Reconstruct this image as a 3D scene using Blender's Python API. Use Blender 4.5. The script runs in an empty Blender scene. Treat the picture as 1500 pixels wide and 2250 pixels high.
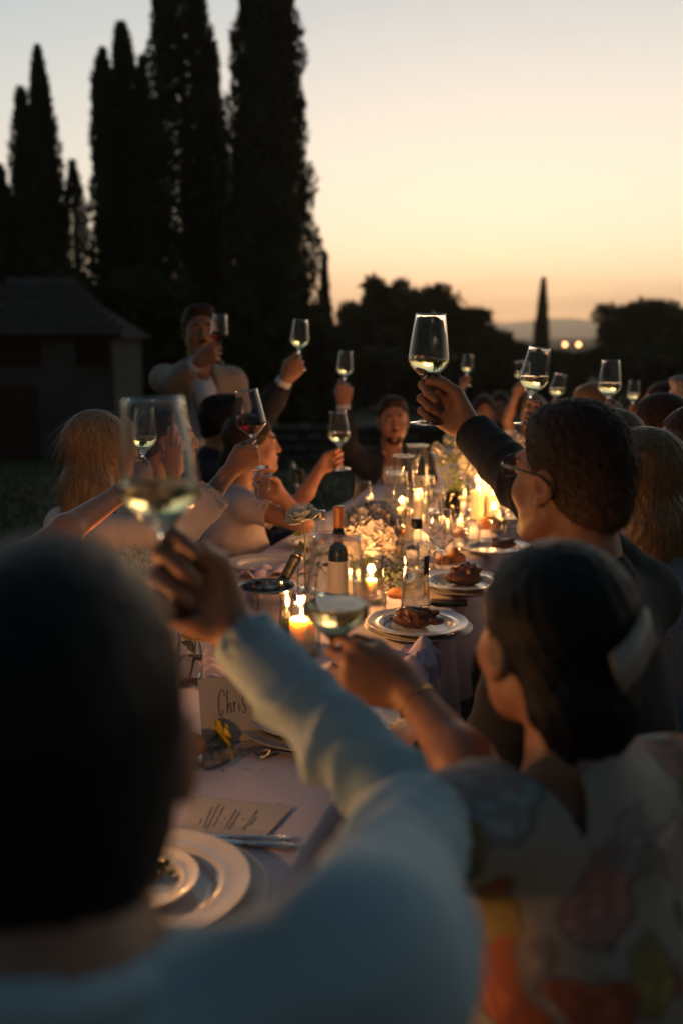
import bpy, math, random
import numpy as np
from mathutils import Vector, Matrix
random.seed(7)
RNG = np.random.default_rng(11)
S = bpy.context.scene
R = math.radians

# ------------------------------------------------------------------ camera
CAM = np.array([0.0, 0.0, 1.55]); PITCH = R(10.0); FPX = 2187.5
cd = bpy.data.cameras.new('camera'); cam = bpy.data.objects.new('camera', cd)
S.collection.objects.link(cam); S.camera = cam
cam.location = CAM; cam.rotation_euler = (R(90) - PITCH, 0, 0)
cd.lens = 35; cd.sensor_fit = 'VERTICAL'; cd.sensor_height = 36
cd.clip_start = 0.05; cd.clip_end = 20000
cd.dof.use_dof = True; cd.dof.focus_distance = 2.38; cd.dof.aperture_fstop = 2.1

# ------------------------------------------------------------------ world: dusk sky
W = bpy.data.worlds.new('World'); S.world = W; W.use_nodes = True
nt = W.node_tree; nt.nodes.clear()
def wn(t, **k):
    n = nt.nodes.new(t)
    for a, b in k.items(): setattr(n, a, b)
    return n
L = nt.links.new
SUN_AZ = 6.0          # degrees right of the view axis
out = wn('ShaderNodeOutputWorld'); bg = wn('ShaderNodeBackground')
tc = wn('ShaderNodeTexCoord'); sep = wn('ShaderNodeSeparateXYZ'); L(tc.outputs['Generated'], sep.inputs[0])
def ramp(stops, fac):
    r = wn('ShaderNodeValToRGB'); r.color_ramp.interpolation = 'B_SPLINE' if len(stops) > 3 else 'EASE'
    e = r.color_ramp.elements
    while len(e) < len(stops): e.new(0.5)
    for q, (p, c) in zip(e, stops): q.position = p; q.color = (*c, 1)
    L(fac, r.inputs[0]); return r
# elevation z = sin(el);  17 deg (top of frame) = 0.29
west = ramp([(0.0, (1.05, 0.42, 0.18)), (0.018, (1.30, 0.58, 0.24)), (0.05, (1.05, 0.72, 0.42)), (0.10, (0.96, 0.79, 0.575)),
             (0.19, (0.75, 0.655, 0.55)), (0.30, (0.50, 0.505, 0.49)), (0.42, (0.22, 0.27, 0.29)), (0.60, (0.060, 0.090, 0.110)), (1.0, (0.023, 0.042, 0.058))], sep.outputs['Z'])
east = ramp([(0.0, (0.005, 0.009, 0.011)), (0.15, (0.009, 0.018, 0.023)), (0.4, (0.016, 0.031, 0.041)), (1.0, (0.023, 0.042, 0.058))], sep.outputs['Z'])
vm = wn('ShaderNodeVectorMath', operation='DOT_PRODUCT'); L(tc.outputs['Generated'], vm.inputs[0])
vm.inputs[1].default_value = (math.sin(R(SUN_AZ)), math.cos(R(SUN_AZ)), 0)
mr = wn('ShaderNodeMapRange', interpolation_type='SMOOTHSTEP'); L(vm.outputs['Value'], mr.inputs[0])
mr.inputs[1].default_value = -0.35; mr.inputs[2].default_value = 1.02
mx = wn('ShaderNodeMix', data_type='RGBA'); L(mr.outputs[0], mx.inputs['Factor']); L(east.outputs[0], mx.inputs['A']); L(west.outputs[0], mx.inputs['B'])
# left of frame bluer, dimmer
mr2 = wn('ShaderNodeMapRange'); L(sep.outputs['X'], mr2.inputs[0]); mr2.inputs[1].default_value = -0.6; mr2.inputs[2].default_value = 0.3
tint = ramp([(0, (0.73, 0.84, 0.93)), (1, (1, 1, 1))], mr2.outputs[0])
mul = wn('ShaderNodeMix', data_type='RGBA', blend_type='MULTIPLY'); mul.inputs['Factor'].default_value = 1
L(mx.outputs['Result'], mul.inputs['A']); L(tint.outputs[0], mul.inputs['B'])
# thin low cloud streaks near the horizon
mp = wn('ShaderNodeMapping'); L(tc.outputs['Generated'], mp.inputs[0]); mp.inputs['Scale'].default_value = (3, 3, 42)
nz = wn('ShaderNodeTexNoise'); nz.inputs['Scale'].default_value = 1.6; nz.inputs['Detail'].default_value = 4; L(mp.outputs[0], nz.inputs[0])
cr = ramp([(0.46, (0, 0, 0)), (0.62, (1, 1, 1))], nz.outputs[0])
band = ramp([(0.0, (1, 1, 1)), (0.03, (1, 1, 1)), (0.075, (0, 0, 0))], sep.outputs['Z'])
m3 = wn('ShaderNodeMix', data_type='RGBA', blend_type='MULTIPLY'); m3.inputs['Factor'].default_value = 1; L(cr.outputs[0], m3.inputs['A']); L(band.outputs[0], m3.inputs['B'])
m4 = wn('ShaderNodeMath', operation='MULTIPLY'); L(m3.outputs['Result'], m4.inputs[0]); m4.inputs[1].default_value = 0.35
mc = wn('ShaderNodeMix', data_type='RGBA'); L(m4.outputs[0], mc.inputs['Factor']); L(mul.outputs['Result'], mc.inputs['A']); mc.inputs['B'].default_value = (0.55, 0.30, 0.20, 1)
# physical sky underneath, sun just at the horizon
sk = wn('ShaderNodeTexSky', sky_type='NISHITA', sun_disc=False); sk.sun_elevation = R(0.5); sk.sun_rotation = R(SUN_AZ)
add = wn('ShaderNodeMix', data_type='RGBA', blend_type='ADD'); add.inputs['Factor'].default_value = 0.02
L(mc.outputs['Result'], add.inputs['A']); L(sk.outputs[0], add.inputs['B'])
L(add.outputs['Result'], bg.inputs[0]); bg.inputs[1].default_value = 1.42; L(bg.outputs[0], out.inputs[0])

# weak afterglow sun, very low
sd = bpy.data.lights.new('afterglow_sun', 'SUN'); so = bpy.data.objects.new('afterglow_sun', sd); S.collection.objects.link(so)
sd.energy = 0.35; sd.angle = R(12); sd.color = (1.0, 0.62, 0.34)
so.rotation_euler = (R(90 - 6), 0, R(180 - SUN_AZ))   # shines from azimuth SUN_AZ, elevation 6 degrees
S.view_settings.view_transform = 'Standard'; S.view_settings.look = 'None'; S.view_settings.gamma = 1; S.view_settings.exposure = 0.0
S.view_settings.use_curve_mapping = False
cy = S.cycles; S.render.engine = 'CYCLES'
cy.use_denoising = True; cy.max_bounces = 14; cy.diffuse_bounces = 3; cy.glossy_bounces = 5; cy.transmission_bounces = 12; cy.transparent_max_bounces = 40
cy.sample_clamp_indirect = 4; cy.caustics_reflective = False; cy.caustics_refractive = False; cy.blur_glossy = 0.5

# ------------------------------------------------------------------ helpers
def V(*a): return np.array(a, float)
def unit(v):
    v = np.asarray(v, float); return v / (np.linalg.norm(v) + 1e-12)
def P(px, py, D):            # a point of the place at horizontal distance D seen in that direction
    c, s = math.cos(PITCH), math.sin(PITCH)
    d = V(0, c, -s) + V(1, 0, 0) * (px - 750) / FPX + V(0, s, c) * (1125 - py) / FPX
    return CAM + d * (D / d[1])
def TZ(px, py, z):
    d = P(px, py, 1) - CAM
    return CAM + d * ((z - CAM[2]) / d[2])
def mesh_np(name, verts, faces, mat=None, parent=None, smooth=True, loc=None):
    verts = np.asarray(verts, np.float32); me = bpy.data.meshes.new(name)
    if isinstance(faces, np.ndarray):
        n, k = faces.shape
        me.vertices.add(len(verts)); me.vertices.foreach_set('co', verts.ravel())
        me.loops.add(n * k); me.loops.foreach_set('vertex_index', faces.astype(np.int32).ravel())
        me.polygons.add(n); me.polygons.foreach_set('loop_start', np.arange(n, dtype=np.int32) * k)
        me.update(calc_edges=True)
    else:
        me.from_pydata([tuple(map(float, v)) for v in verts], [], faces); me.update()
    if smooth: me.polygons.foreach_set('use_smooth', np.ones(len(me.polygons), bool))
    if mat: me.materials.append(mat)
    o = bpy.data.objects.new(name, me); S.collection.objects.link(o)
    if parent is not None: o.parent = parent
    if loc is not None: o.location = tuple(loc)
    return o
def empty(name, loc=(0, 0, 0), rz=0):
    o = bpy.data.objects.new(name, None); S.collection.objects.link(o); o.empty_display_size = 0.05
    o.location = tuple(loc); o.rotation_euler = (0, 0, rz); return o
def tag(o, label=None, cat=None, group=None, kind=None):
    if label: o['label'] = label
    if cat: o['category'] = cat
    if group: o['group'] = group
    if kind: o['kind'] = kind
    return o
def copy_tree(o, parent=None):
    c = o.copy(); S.collection.objects.link(c); c.parent = parent
    for ch in list(o.children): copy_tree(ch, c)
    return c
class MB:                     # collects simple shapes into one mesh
    def __init__(s): s.v = []; s.f = []; s.n = 0
    def add(s, v, f):
        v = np.asarray(v, float); s.v.append(v)
        s.f += [tuple(i + s.n for i in q) for q in f]; s.n += len(v); return s
    def box(s, lo, hi, M=None):
        x0, y0, z0 = lo; x1, y1, z1 = hi
        v = np.array([(x0,y0,z0),(x1,y0,z0),(x1,y1,z0),(x0,y1,z0),(x0,y0,z1),(x1,y0,z1),(x1,y1,z1),(x0,y1,z1)], float)
        if M is not None: v = v @ np.asarray(M).T
        return s.add(v, [(0,3,2,1),(4,5,6,7),(0,1,5,4),(1,2,6,5),(2,3,7,6),(3,0,4,7)])
    def tube(s, pts, r, n=8, cap=True):
        pts = [np.asarray(p, float) for p in pts]
        if not hasattr(r, '__len__'): r = [r] * len(pts)
        vs = []; prev = None
        for i, p in enumerate(pts):
            d = unit(pts[min(i + 1, len(pts) - 1)] - pts[max(i - 1, 0)])
            if prev is None: a = unit(np.cross(d, V(0.3, 0.2, 1) if abs(d[2]) < 0.9 else V(1, 0, 0)))
            else: a = unit(prev - d * (prev @ d))
            prev = a; b = np.cross(d, a)
            for k in range(n):
                t = 2 * math.pi * k / n; vs.append(p + r[i] * (a * math.cos(t) + b * math.sin(t)))
        f = [(i * n + k, i * n + (k + 1) % n, (i + 1) * n + (k + 1) % n, (i + 1) * n + k) for i in range(len(pts) - 1) for k in range(n)]
        if cap: f += [tuple(range(n - 1, -1, -1)), tuple((len(pts) - 1) * n + k for k in range(n))]
        return s.add(vs, f)
    def lathe(s, prof, n=32, M=None, c=(0, 0, 0)):
        vs = []; 
        for r, z in prof:
            for k in range(n):
                t = 2 * math.pi * k / n; vs.append((r * math.cos(t), r * math.sin(t), z))
        vs = np.array(vs)
        if M is not None: vs = vs @ np.asarray(M).T
        vs = vs + np.asarray(c, float)
        f = [(i * n + k, i * n + (k + 1) % n, (i + 1) * n + (k + 1) % n, (i + 1) * n + k) for i in range(len(prof) - 1) for k in range(n)]
        return s.add(vs, f)
    def build(s, name, mat=None, parent=None, smooth=True, loc=None, bevel=0):
        o = mesh_np(name, np.concatenate(s.v), s.f, mat, parent, smooth, loc)
        if bevel:
            m = o.modifiers.new('b', 'BEVEL'); m.width = bevel; m.segments = 2; m.limit_method = 'ANGLE'
        return o
def frame_to(axis, hint=(0, 1, 0)):      # matrix whose columns are x,y,z with z = axis
    z = unit(axis); x = unit(np.cross(hint, z)); y = np.cross(z, x); return np.stack([x, y, z], 1)

# ------------------------------------------------------------------ materials
MATS = {}
def mat(name, col=(0.5, 0.5, 0.5), rough=0.6, metal=0.0, var=0.0, vscale=8.0, col2=None, bump=0.0, bscale=60.0, sss=0.0, sheen=0.0, spec=0.5,
        trans=0.0, ior=1.5, emit=None, estr=0.0, coat=0.0, aniso=None, bdist=0.002):
    if name in MATS: return MATS[name]
    m = bpy.data.materials.new(name); m.use_nodes = True; t = m.node_tree; b = t.nodes['Principled BSDF']
    b.inputs['Base Color'].default_value = (*col, 1); b.inputs['Roughness'].default_value = rough; b.inputs['Metallic'].default_value = metal
    b.inputs['Specular IOR Level'].default_value = spec; b.inputs['Transmission Weight'].default_value = trans; b.inputs['IOR'].default_value = ior
    if sss: b.inputs['Subsurface Weight'].default_value = sss; b.inputs['Subsurface Radius'].default_value = (1, 0.35, 0.18); b.inputs['Subsurface Scale'].default_value = 0.02
    if sheen: b.inputs['Sheen Weight'].default_value = sheen; b.inputs['Sheen Roughness'].default_value = 0.4
    if coat: b.inputs['Coat Weight'].default_value = coat
    if emit: b.inputs['Emission Color'].default_value = (*emit, 1); b.inputs['Emission Strength'].default_value = estr
    tcn = t.nodes.new('ShaderNodeTexCoord'); src = tcn.outputs['Object']
    if aniso:
        mpn = t.nodes.new('ShaderNodeMapping'); mpn.inputs['Scale'].default_value = aniso; t.links.new(src, mpn.inputs[0]); src = mpn.outputs[0]
    if var or col2:
        n = t.nodes.new('ShaderNodeTexNoise'); n.inputs['Scale'].default_value = vscale; n.inputs['Detail'].default_value = 5; t.links.new(src, n.inputs[0])
        r = t.nodes.new('ShaderNodeValToRGB'); t.links.new(n.outputs[0], r.inputs[0])
        c2 = col2 or tuple(max(0, c * (1 - var)) for c in col); c1 = col if col2 else tuple(min(1, c * (1 + var * 0.5)) for c in col)
        r.color_ramp.elements[0].position = 0.35; r.color_ramp.elements[1].position = 0.65
        r.color_ramp.elements[0].color = (*c2, 1); r.color_ramp.elements[1].color = (*c1, 1); t.links.new(r.outputs[0], b.inputs['Base Color'])
    if bump:
        n = t.nodes.new('ShaderNodeTexNoise'); n.inputs['Scale'].default_value = bscale; n.inputs['Detail'].default_value = 6; t.links.new(src, n.inputs[0])
        bm_ = t.nodes.new('ShaderNodeBump'); bm_.inputs['Strength'].default_value = bump; bm_.inputs['Distance'].default_value = bdist
        t.links.new(n.outputs[0], bm_.inputs['Height']); t.links.new(bm_.outputs[0], b.inputs['Normal'])
    MATS[name] = m; return m
def thin_glass(name='thin_glass', tint=(0.97, 0.98, 0.97), base=0.05, edge=0.8, edgetint=None):
    if name in MATS: return MATS[name]
    m = bpy.data.materials.new(name); m.use_nodes = True; t = m.node_tree; t.nodes.clear()
    o = t.nodes.new('ShaderNodeOutputMaterial'); mixn = t.nodes.new('ShaderNodeMixShader'); tr = t.nodes.new('ShaderNodeBsdfTransparent'); gl = t.nodes.new('ShaderNodeBsdfGlossy')
    gl.inputs['Roughness'].default_value = 0.03; gl.inputs['Color'].default_value = (1, 1, 1, 1)
    lw = t.nodes.new('ShaderNodeLayerWeight'); lw.inputs[0].default_value = 0.5
    pw = t.nodes.new('ShaderNodeMath'); pw.operation = 'POWER'; pw.inputs[1].default_value = 3.5; t.links.new(lw.outputs['Facing'], pw.inputs[0])
    ma = t.nodes.new('ShaderNodeMath'); ma.operation = 'MULTIPLY_ADD'; ma.inputs[1].default_value = edge; ma.inputs[2].default_value = base; t.links.new(pw.outputs[0], ma.inputs[0])
    cr_ = t.nodes.new('ShaderNodeValToRGB'); cr_.color_ramp.elements[0].position = 0.3; cr_.color_ramp.elements[0].color = (*tint, 1)
    cr_.color_ramp.elements[1].color = (*(edgetint or tuple(c * 0.62 for c in tint)), 1); t.links.new(lw.outputs['Facing'], cr_.inputs[0]); t.links.new(cr_.outputs[0], tr.inputs[0])
    t.links.new(ma.outputs[0], mixn.inputs[0]); t.links.new(tr.outputs[0], mixn.inputs[1]); t.links.new(gl.outputs[0], mixn.inputs[2]); t.links.new(mixn.outputs[0], o.inputs[0])
    MATS[name] = m; return m

# ------------------------------------------------------------------ signed-distance bodies
def cone(a, b, ra, rb, k=0.015, op='u'):
    a = np.asarray(a, float); b = np.asarray(b, float); r = max(ra, rb)
    return ('c', a, b, ra, rb, k, op, np.minimum(a, b) - r, np.maximum(a, b) + r)
def ell(c, r, M=None, k=0.015, op='u'):
    c = np.asarray(c, float); r = np.asarray(r, float); q = r.max()
    return ('e', c, r, None if M is None else np.asarray(M, float), 0, k, op, c - q, c + q)
def cyl(a, b, r, k=0.002, op='s'):
    a = np.asarray(a, float); b = np.asarray(b, float)
    return ('y', a, b, r, 0, k, op, np.minimum(a, b) - r, np.maximum(a, b) + r)
def half(p, n, k=0.004):      # keep the side n points away from
    return ('h', np.asarray(p, float), unit(n), 0, 0, k, 'i', V(-9, -9, -9), V(9, 9, 9))
def torus(c, ax, Rr, r, k=0.006, op='u'):
    c = np.asarray(c, float); return ('t', c, unit(ax), Rr, r, k, op, c - Rr - r, c + Rr + r)
def pd(pr, p):
    t = pr[0]
    if t == 'c':
        a, b, ra, rb = pr[1:5]; ba = b - a; pa = p - a
        h = np.clip(pa @ ba / (ba @ ba + 1e-12), 0, 1)
        return np.linalg.norm(pa - h[:, None] * ba, axis=1) - (ra + (rb - ra) * h)
    if t == 'e':
        q = p - pr[1]
        if pr[3] is not None: q = q @ pr[3]
        r = pr[2]; k0 = np.linalg.norm(q / r, axis=1) + 1e-9; k1 = np.linalg.norm(q / (r * r), axis=1) + 1e-9
        return k0 * (k0 - 1) / k1
    if t == 'y':
        a, b, r = pr[1:4]; ax = unit(b - a); h = np.linalg.norm(b - a); q = p - a; z = q @ ax
        rad = np.linalg.norm(q - z[:, None] * ax, axis=1) - r; zz = np.abs(z - h / 2) - h / 2
        return np.minimum(np.maximum(rad, zz), 0) + np.hypot(np.maximum(rad, 0), np.maximum(zz, 0))
    if t == 'h': return (p - pr[1]) @ pr[2]
    if t == 't':
        q = p - pr[1]; z = q @ pr[2]; rad = np.linalg.norm(q - z[:, None] * pr[2], axis=1) - pr[3]
        return np.hypot(rad, z) - pr[4]
def evalp(prims, pts, pad):
    d = np.full(len(pts), 1.0)
    for pr in prims:
        k = pr[5]; op = pr[6]; e = pad + k + 0.01
        m = np.all((pts > pr[7] - e) & (pts < pr[8] + e), axis=1)
        if not m.any(): continue
        b = pd(pr, pts[m]); a = d[m]
        if op == 'u':
            h = np.clip(0.5 + 0.5 * (a - b) / k, 0, 1); d[m] = a + (b - a) * h - k * h * (1 - h)
        else:
            if op == 's': b = -b
            h = np.clip(0.5 - 0.5 * (a - b) / k, 0, 1); d[m] = a + (b - a) * h + k * h * (1 - h)
    return d
def sdf_mesh(prims, res, disp=None):
    us = [p for p in prims if p[6] == 'u']
    lo = np.min([p[7] for p in us], 0) - 3 * res - 0.01; hi = np.max([p[8] for p in us], 0) + 3 * res + 0.01
    B = 8; bs = B * res; nb = np.ceil((hi - lo) / bs).astype(int); N = nb * B
    g = np.stack(np.meshgrid(*[np.arange(n) for n in nb], indexing='ij'), -1).reshape(-1, 3)
    dc = evalp(prims, lo + (g * B + (B - 1) / 2) * res, bs * 1.6)
    val = np.repeat(np.repeat(np.repeat(dc.reshape(nb), B, 0), B, 1), B, 2).astype(np.float32)
    act = g[np.abs(dc) < bs * 1.25 + 0.02]
    o = np.stack(np.meshgrid(*[np.arange(B)] * 3, indexing='ij'), -1).reshape(-1, 3)
    for i in range(0, len(act), 800):
        q = (act[i:i + 800, None, :] * B + o[None]).reshape(-1, 3); pts = lo + q * res
        d = evalp(prims, pts, 0.012)
        if disp is not None:
            m = np.abs(d) < 0.05; d[m] = d[m] + disp(pts[m])
        val[q[:, 0], q[:, 1], q[:, 2]] = d
    ins = val < 0
    c8 = [(a, b, c) for a in (0, 1) for b in (0, 1) for c in (0, 1)]
    sl = lambda A, c: A[c[0]:A.shape[0] - 1 + c[0], c[1]:A.shape[1] - 1 + c[1], c[2]:A.shape[2] - 1 + c[2]]
    cnt = sum(sl(ins, c).astype(np.int8) for c in c8)
    cells = np.argwhere((cnt > 0) & (cnt < 8)); idx = np.full(cnt.shape, -1, np.int32); idx[tuple(cells.T)] = np.arange(len(cells))
    cv = {c: val[cells[:, 0] + c[0], cells[:, 1] + c[1], cells[:, 2] + c[2]] for c in c8}
    acc = np.zeros((len(cells), 3)); num = np.zeros(len(cells))
    for a in c8:
        for ax in range(3):
            if a[ax] == 0:
                b = list(a); b[ax] = 1; b = tuple(b); va, vb = cv[a], cv[b]; m = (va < 0) != (vb < 0)
                t = np.where(m, va / np.where(m, va - vb, 1), 0); pp = np.array(a, float)[None] + 0 * acc; pp[:, ax] += t
                acc += pp * m[:, None]; num += m
    v = lo + (cells + acc / np.maximum(num, 1)[:, None]) * res
    F = []
    for ax in range(3):
        u, w = (ax + 1) % 3, (ax + 2) % 3
        A = np.take(ins, range(0, N[ax] - 1), ax); Bq = np.take(ins, range(1, N[ax]), ax)
        e = np.argwhere(A != Bq); e = e[(e[:, u] > 0) & (e[:, w] > 0) & (e[:, u] < N[u] - 1) & (e[:, w] < N[w] - 1)]
        if not len(e): continue
        s = ins[tuple(e.T)]
        def cell(du, dw):
            q = e.copy(); q[:, u] -= du; q[:, w] -= dw; return idx[tuple(q.T)]
        quad = np.stack([cell(1, 1), cell(0, 1), cell(0, 0), cell(1, 0)], 1); quad[~s] = quad[~s][:, ::-1]; F.append(quad)
    F = np.concatenate(F); F = F[(F >= 0).all(1)]
    return v, F
def folds(amp, freq=38, seed=0, stretch=(1, 1, 1), n=5):
    # soft cloth: a few long warped ridges of different widths
    r = np.random.default_rng(seed); ks = r.normal(size=(n, 3)) * np.array(stretch); ks = ks / np.linalg.norm(ks, axis=1)[:, None] * freq * r.uniform(0.4, 1.2, (n, 1)); q = r.normal(size=(n, 3)) * freq * 0.30; ph = r.uniform(0, 6, n)
    def f(p):
        s = 0
        for i in range(n):
            t = np.sin(p @ ks[i] + ph[i] + 1.7 * np.sin(p @ q[i] + i)); s = s + (1 - np.abs(t)) ** 2 * (1 - .5 * np.sin(p @ q[i - 1])) - .3
        return -amp * s / n ** 0.5
    return f
# ------------------------------------------------------------------ people
def basis(yaw, pitch=0.0, roll=0.0):       # columns: right, forward, up.  yaw 0 looks along +Y, counter-clockwise; pitch > 0 looks up
    m = Matrix.Rotation(R(yaw), 3, 'Z') @ Matrix.Rotation(R(pitch), 3, 'X') @ Matrix.Rotation(R(roll), 3, 'Y')
    return np.array(m)
def loc2w(M, o): return lambda *p: o + M @ V(*p)

def head_prims(H, M, s=1.0, fem=False, smile=0.0, beard=False):
    w = loc2w(M * s, H); j = 0.88 if fem else 1.0
    E = lambda c, r, k=0.015, op='u', Q=None: ell(w(*c), np.array(r) * s, M if Q is None else M @ Q, k, op)
    C = lambda a, b, ra, rb, k=0.012, op='u': cone(w(*a), w(*b), ra * s, rb * s, k, op)
    p = [E((0, -.018, .028), (.076, .096, .088)), E((0, .03, -.028), (.062, .066, .088), .03),
         C((-.043 * j, .004, -.058), (-.014, .07, -.102), .026, .019, .03), C((.043 * j, .004, -.058), (.014, .07, -.102), .026, .019, .03),
         E((.036, .062, -.032), (.026, .022, .024), .02), E((-.036, .062, -.032), (.026, .022, .024), .02),
         C((-.034, .082, .024), (.034, .082, .024), .010, .010, .016), E((0, .084, -.1), (.02, .017, .016), .018)]
    for q in (-1, 1):
        p += [E((q * .031, .1, .005), (.019, .02, .013), .012, 's'), E((q * .031, .0785, .004), (.0135, .0125, .0115), .003),
              C((q * .018, .0905, .0105), (q * .043, .082, .009), .0035, .003, .004)]
    p += [C((0, .088, .016), (0, .108, -.028), .0075, .0115, .009), E((.011, .098, -.033), (.0085, .009, .007), .006), E((-.011, .098, -.033), (.0085, .009, .007), .006),
          C((-.021, .088, -.058 + smile * .008), (0, .0965, -.059), .0055, .007, .006), C((.021, .088, -.058 + smile * .008), (0, .0965, -.059), .0055, .007, .006),
          C((-.019, .086, -.0695 + smile * .008), (0, .094, -.0715), .0055, .008, .006), C((.019, .086, -.0695 + smile * .008), (0, .094, -.0715), .0055, .008, .006),
          C((-.024, .095, -.0635 + smile * .01), (0, .106, -.065), .0016, .0022, .004, 's'), C((.024, .095, -.0635 + smile * .01), (0, .106, -.065), .0016, .0022, .004, 's')]
    for q in (-1, 1):
        Q = basis(-q * 18, -8, 0)
        p += [E((q * .079, -.012, -.008), (.008, .0175, .0275), .008, 'u', Q), E((q * .089, -.010, -.004), (.0075, .0105, .016), .004, 's', Q), E((q * .077, -.002, -.034), (.007, .009, .011), .006)]
    return p
def hair_prims(H, M, s=1.0, style='short', extra=()):
    w = loc2w(M * s, H)
    E = lambda c, r, k=0.02, op='u': ell(w(*c), np.array(r) * s, M, k, op)
    C = lambda a, b, ra, rb, k=0.03, op='u': cone(w(*a), w(*b), ra * s, rb * s, k, op)
    HF = lambda p_, n_, k=0.006: half(w(*p_), M @ V(*n_), k)
    if style == 'short':
        p = [E((0, -.02, .034), (.081, .102, .091)), E((0, -.055, -.03), (.066, .054, .064), .03), E((0, .035, .098), (.058, .046, .026), .02),
             HF((0, .072, .080), (0, .86, -.48), .014), HF((0, .024, -.018), (0, .46, -.88), .01)]
    elif style == 'crop':
        p = [E((0, -.019, .032), (.0785, .0985, .0905)), E((0, .0, .075), (.062, .085, .053), .03), E((0, -.055, -.03), (.066, .056, .066), .03), HF((0, .068, .062), (0, .9, -.4), .012), HF((0, .02, -.022), (0, .42, -.88), .008)]
    elif style == 'fade':
        p = [E((0, -.018, .036), (.0785, .0985, .091)), E((0, .01, .085), (.064, .085, .05), .03), HF((0, .070, .062), (0, .9, -.4), .012), HF((0, .02, .012), (0, .40, -.9), .016)]
    elif style == 'updo':
        p = [E((0, -.022, .036), (.086, .108, .092)), E((0, -.07, -.05), (.068, .055, .07), .03), HF((0, .075, .055), (0, .9, -.45), .012), HF((0, .02, -.02), (0, .62, -.78), .008),
             E((0, -.098, -.055), (.054, .040, .052), .02), E((.0, -.085, -.095), (.042, .036, .042), .02)]
    elif style == 'long':
        p = [E((0, -.02, .034), (.087, .106, .094)), E((0, -.045, -.08), (.086, .066, .12), .03), C((-.05, -.06, -.12), (-.06, -.075, -.25), .055, .028), C((.05, -.06, -.12), (.06, -.075, -.25), .055, .028),
             C((0, -.09, -.1), (0, -.11, -.27), .052, .03), E((0, .105, -.035), (.064, .085, .108), .012, 's'), HF((0, .09, .0), (0, 1, 0), .01)]
    elif style == 'bob':
        p = [E((0, -.02, .034), (.087, .106, .094)), E((0, -.03, -.06), (.089, .075, .095), .03), E((0, .105, -.035), (.064, .085, .108), .012, 's'), HF((0, .09, .0), (0, 1, 0), .01), HF((0, 0, -.135), (0, .1, -1), .015)]
    for e in extra: p.append(E(*e[1:]) if e[0] == 'e' else C(*e[1:]))
    return p
GRIP = {  # curl angles (knuckle, middle, end) of index..little finger
    'stem': [(50, 62, 30), (66, 80, 40), (74, 86, 45), (80, 82, 45)],
    'point': [(18, 52, 22), (62, 82, 40), (74, 88, 45), (80, 84, 45)],
    'cup': [(40, 40, 22), (42, 42, 24), (44, 44, 24), (48, 44, 24)],
    'rest': [(14, 20, 12), (18, 24, 14), (22, 28, 16), (28, 30, 18)]}
def hand_prims(Wp, X, Y, Z, s=1.0, pose='stem', fem=False):
    f = 0.84 if fem else 1.0
    w = lambda x, y, z: Wp + (X * x + Y * y + Z * z) * s
    M = np.stack([X, Y, Z], 1); p = []
    mcp = [(.030, .088, .0), (.0085, .093, .003), (-.0135, .087, .001), (-.034, .077, -.004)]
    ln = [(.043, .026, .020), (.048, .030, .021), (.044, .028, .021), (.034, .021, .018)]
    rad = [.0099, .0101, .0095, .0084]
    for i in range(4):
        a = (mcp[i][0] * .45, .008, -.002)
        p.append(cone(w(*a), w(*mcp[i]), .0185 * s * f, .0118 * s * f, .014))
    p += [ell(w(0, .05, -.004), V(.04, .045, .0150) * s, M, .014), cone(w(.014, .018, -.010), w(.036, .052, -.018), .018 * s * f, .015 * s * f, .014), cone(w(-.020, .02, -.010), w(-.030, .062, -.012), .015 * s * f, .012 * s * f, .012)]
    for i in range(4):
        c = V(*mcp[i]); ang = 0; spread = [.05, .0, -.05, -.12][i] * (1 if pose == 'rest' else .4)
        for j in range(3):
            ang += GRIP[pose][i][j]; d = V(spread * math.cos(R(ang)), math.cos(R(ang)), -math.sin(R(ang))); n = c + unit(d) * ln[i][j]
            r0 = rad[i] * (1, .93, .86)[j] * f; r1 = rad[i] * (.93, .86, .74)[j] * f
            p.append(cone(w(*c), w(*n), r0 * s, r1 * s, .0035 if j else .007)); 
            if j: p.append(ell(w(*c), V(1, 1, 1) * r0 * s * 1.06, M, .003))
            c = n
    th = {'stem': [(.040, .054, -.026), (.036, .083, -.043), (.017, .101, -.050)], 'point': [(.042, .054, -.026), (.040, .086, -.040), (.026, .108, -.046)],
          'cup': [(.046, .045, -.03), (.052, .066, -.054), (.044, .086, -.072)], 'rest': [(.050, .050, -.016), (.058, .078, -.022), (.058, .100, -.026)]}[pose]
    c = V(.020, .02, -.010); rr = [.0165, .0125, .0112, .0088]
    for j, n in enumerate(th):
        n = V(*n); p.append(cone(w(*c), w(*n), rr[j] * s * f, rr[j + 1] * s * f, .008 if j == 0 else .0035)); c = n
    return p
def nails(Wp, X, Y, Z): pass

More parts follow.
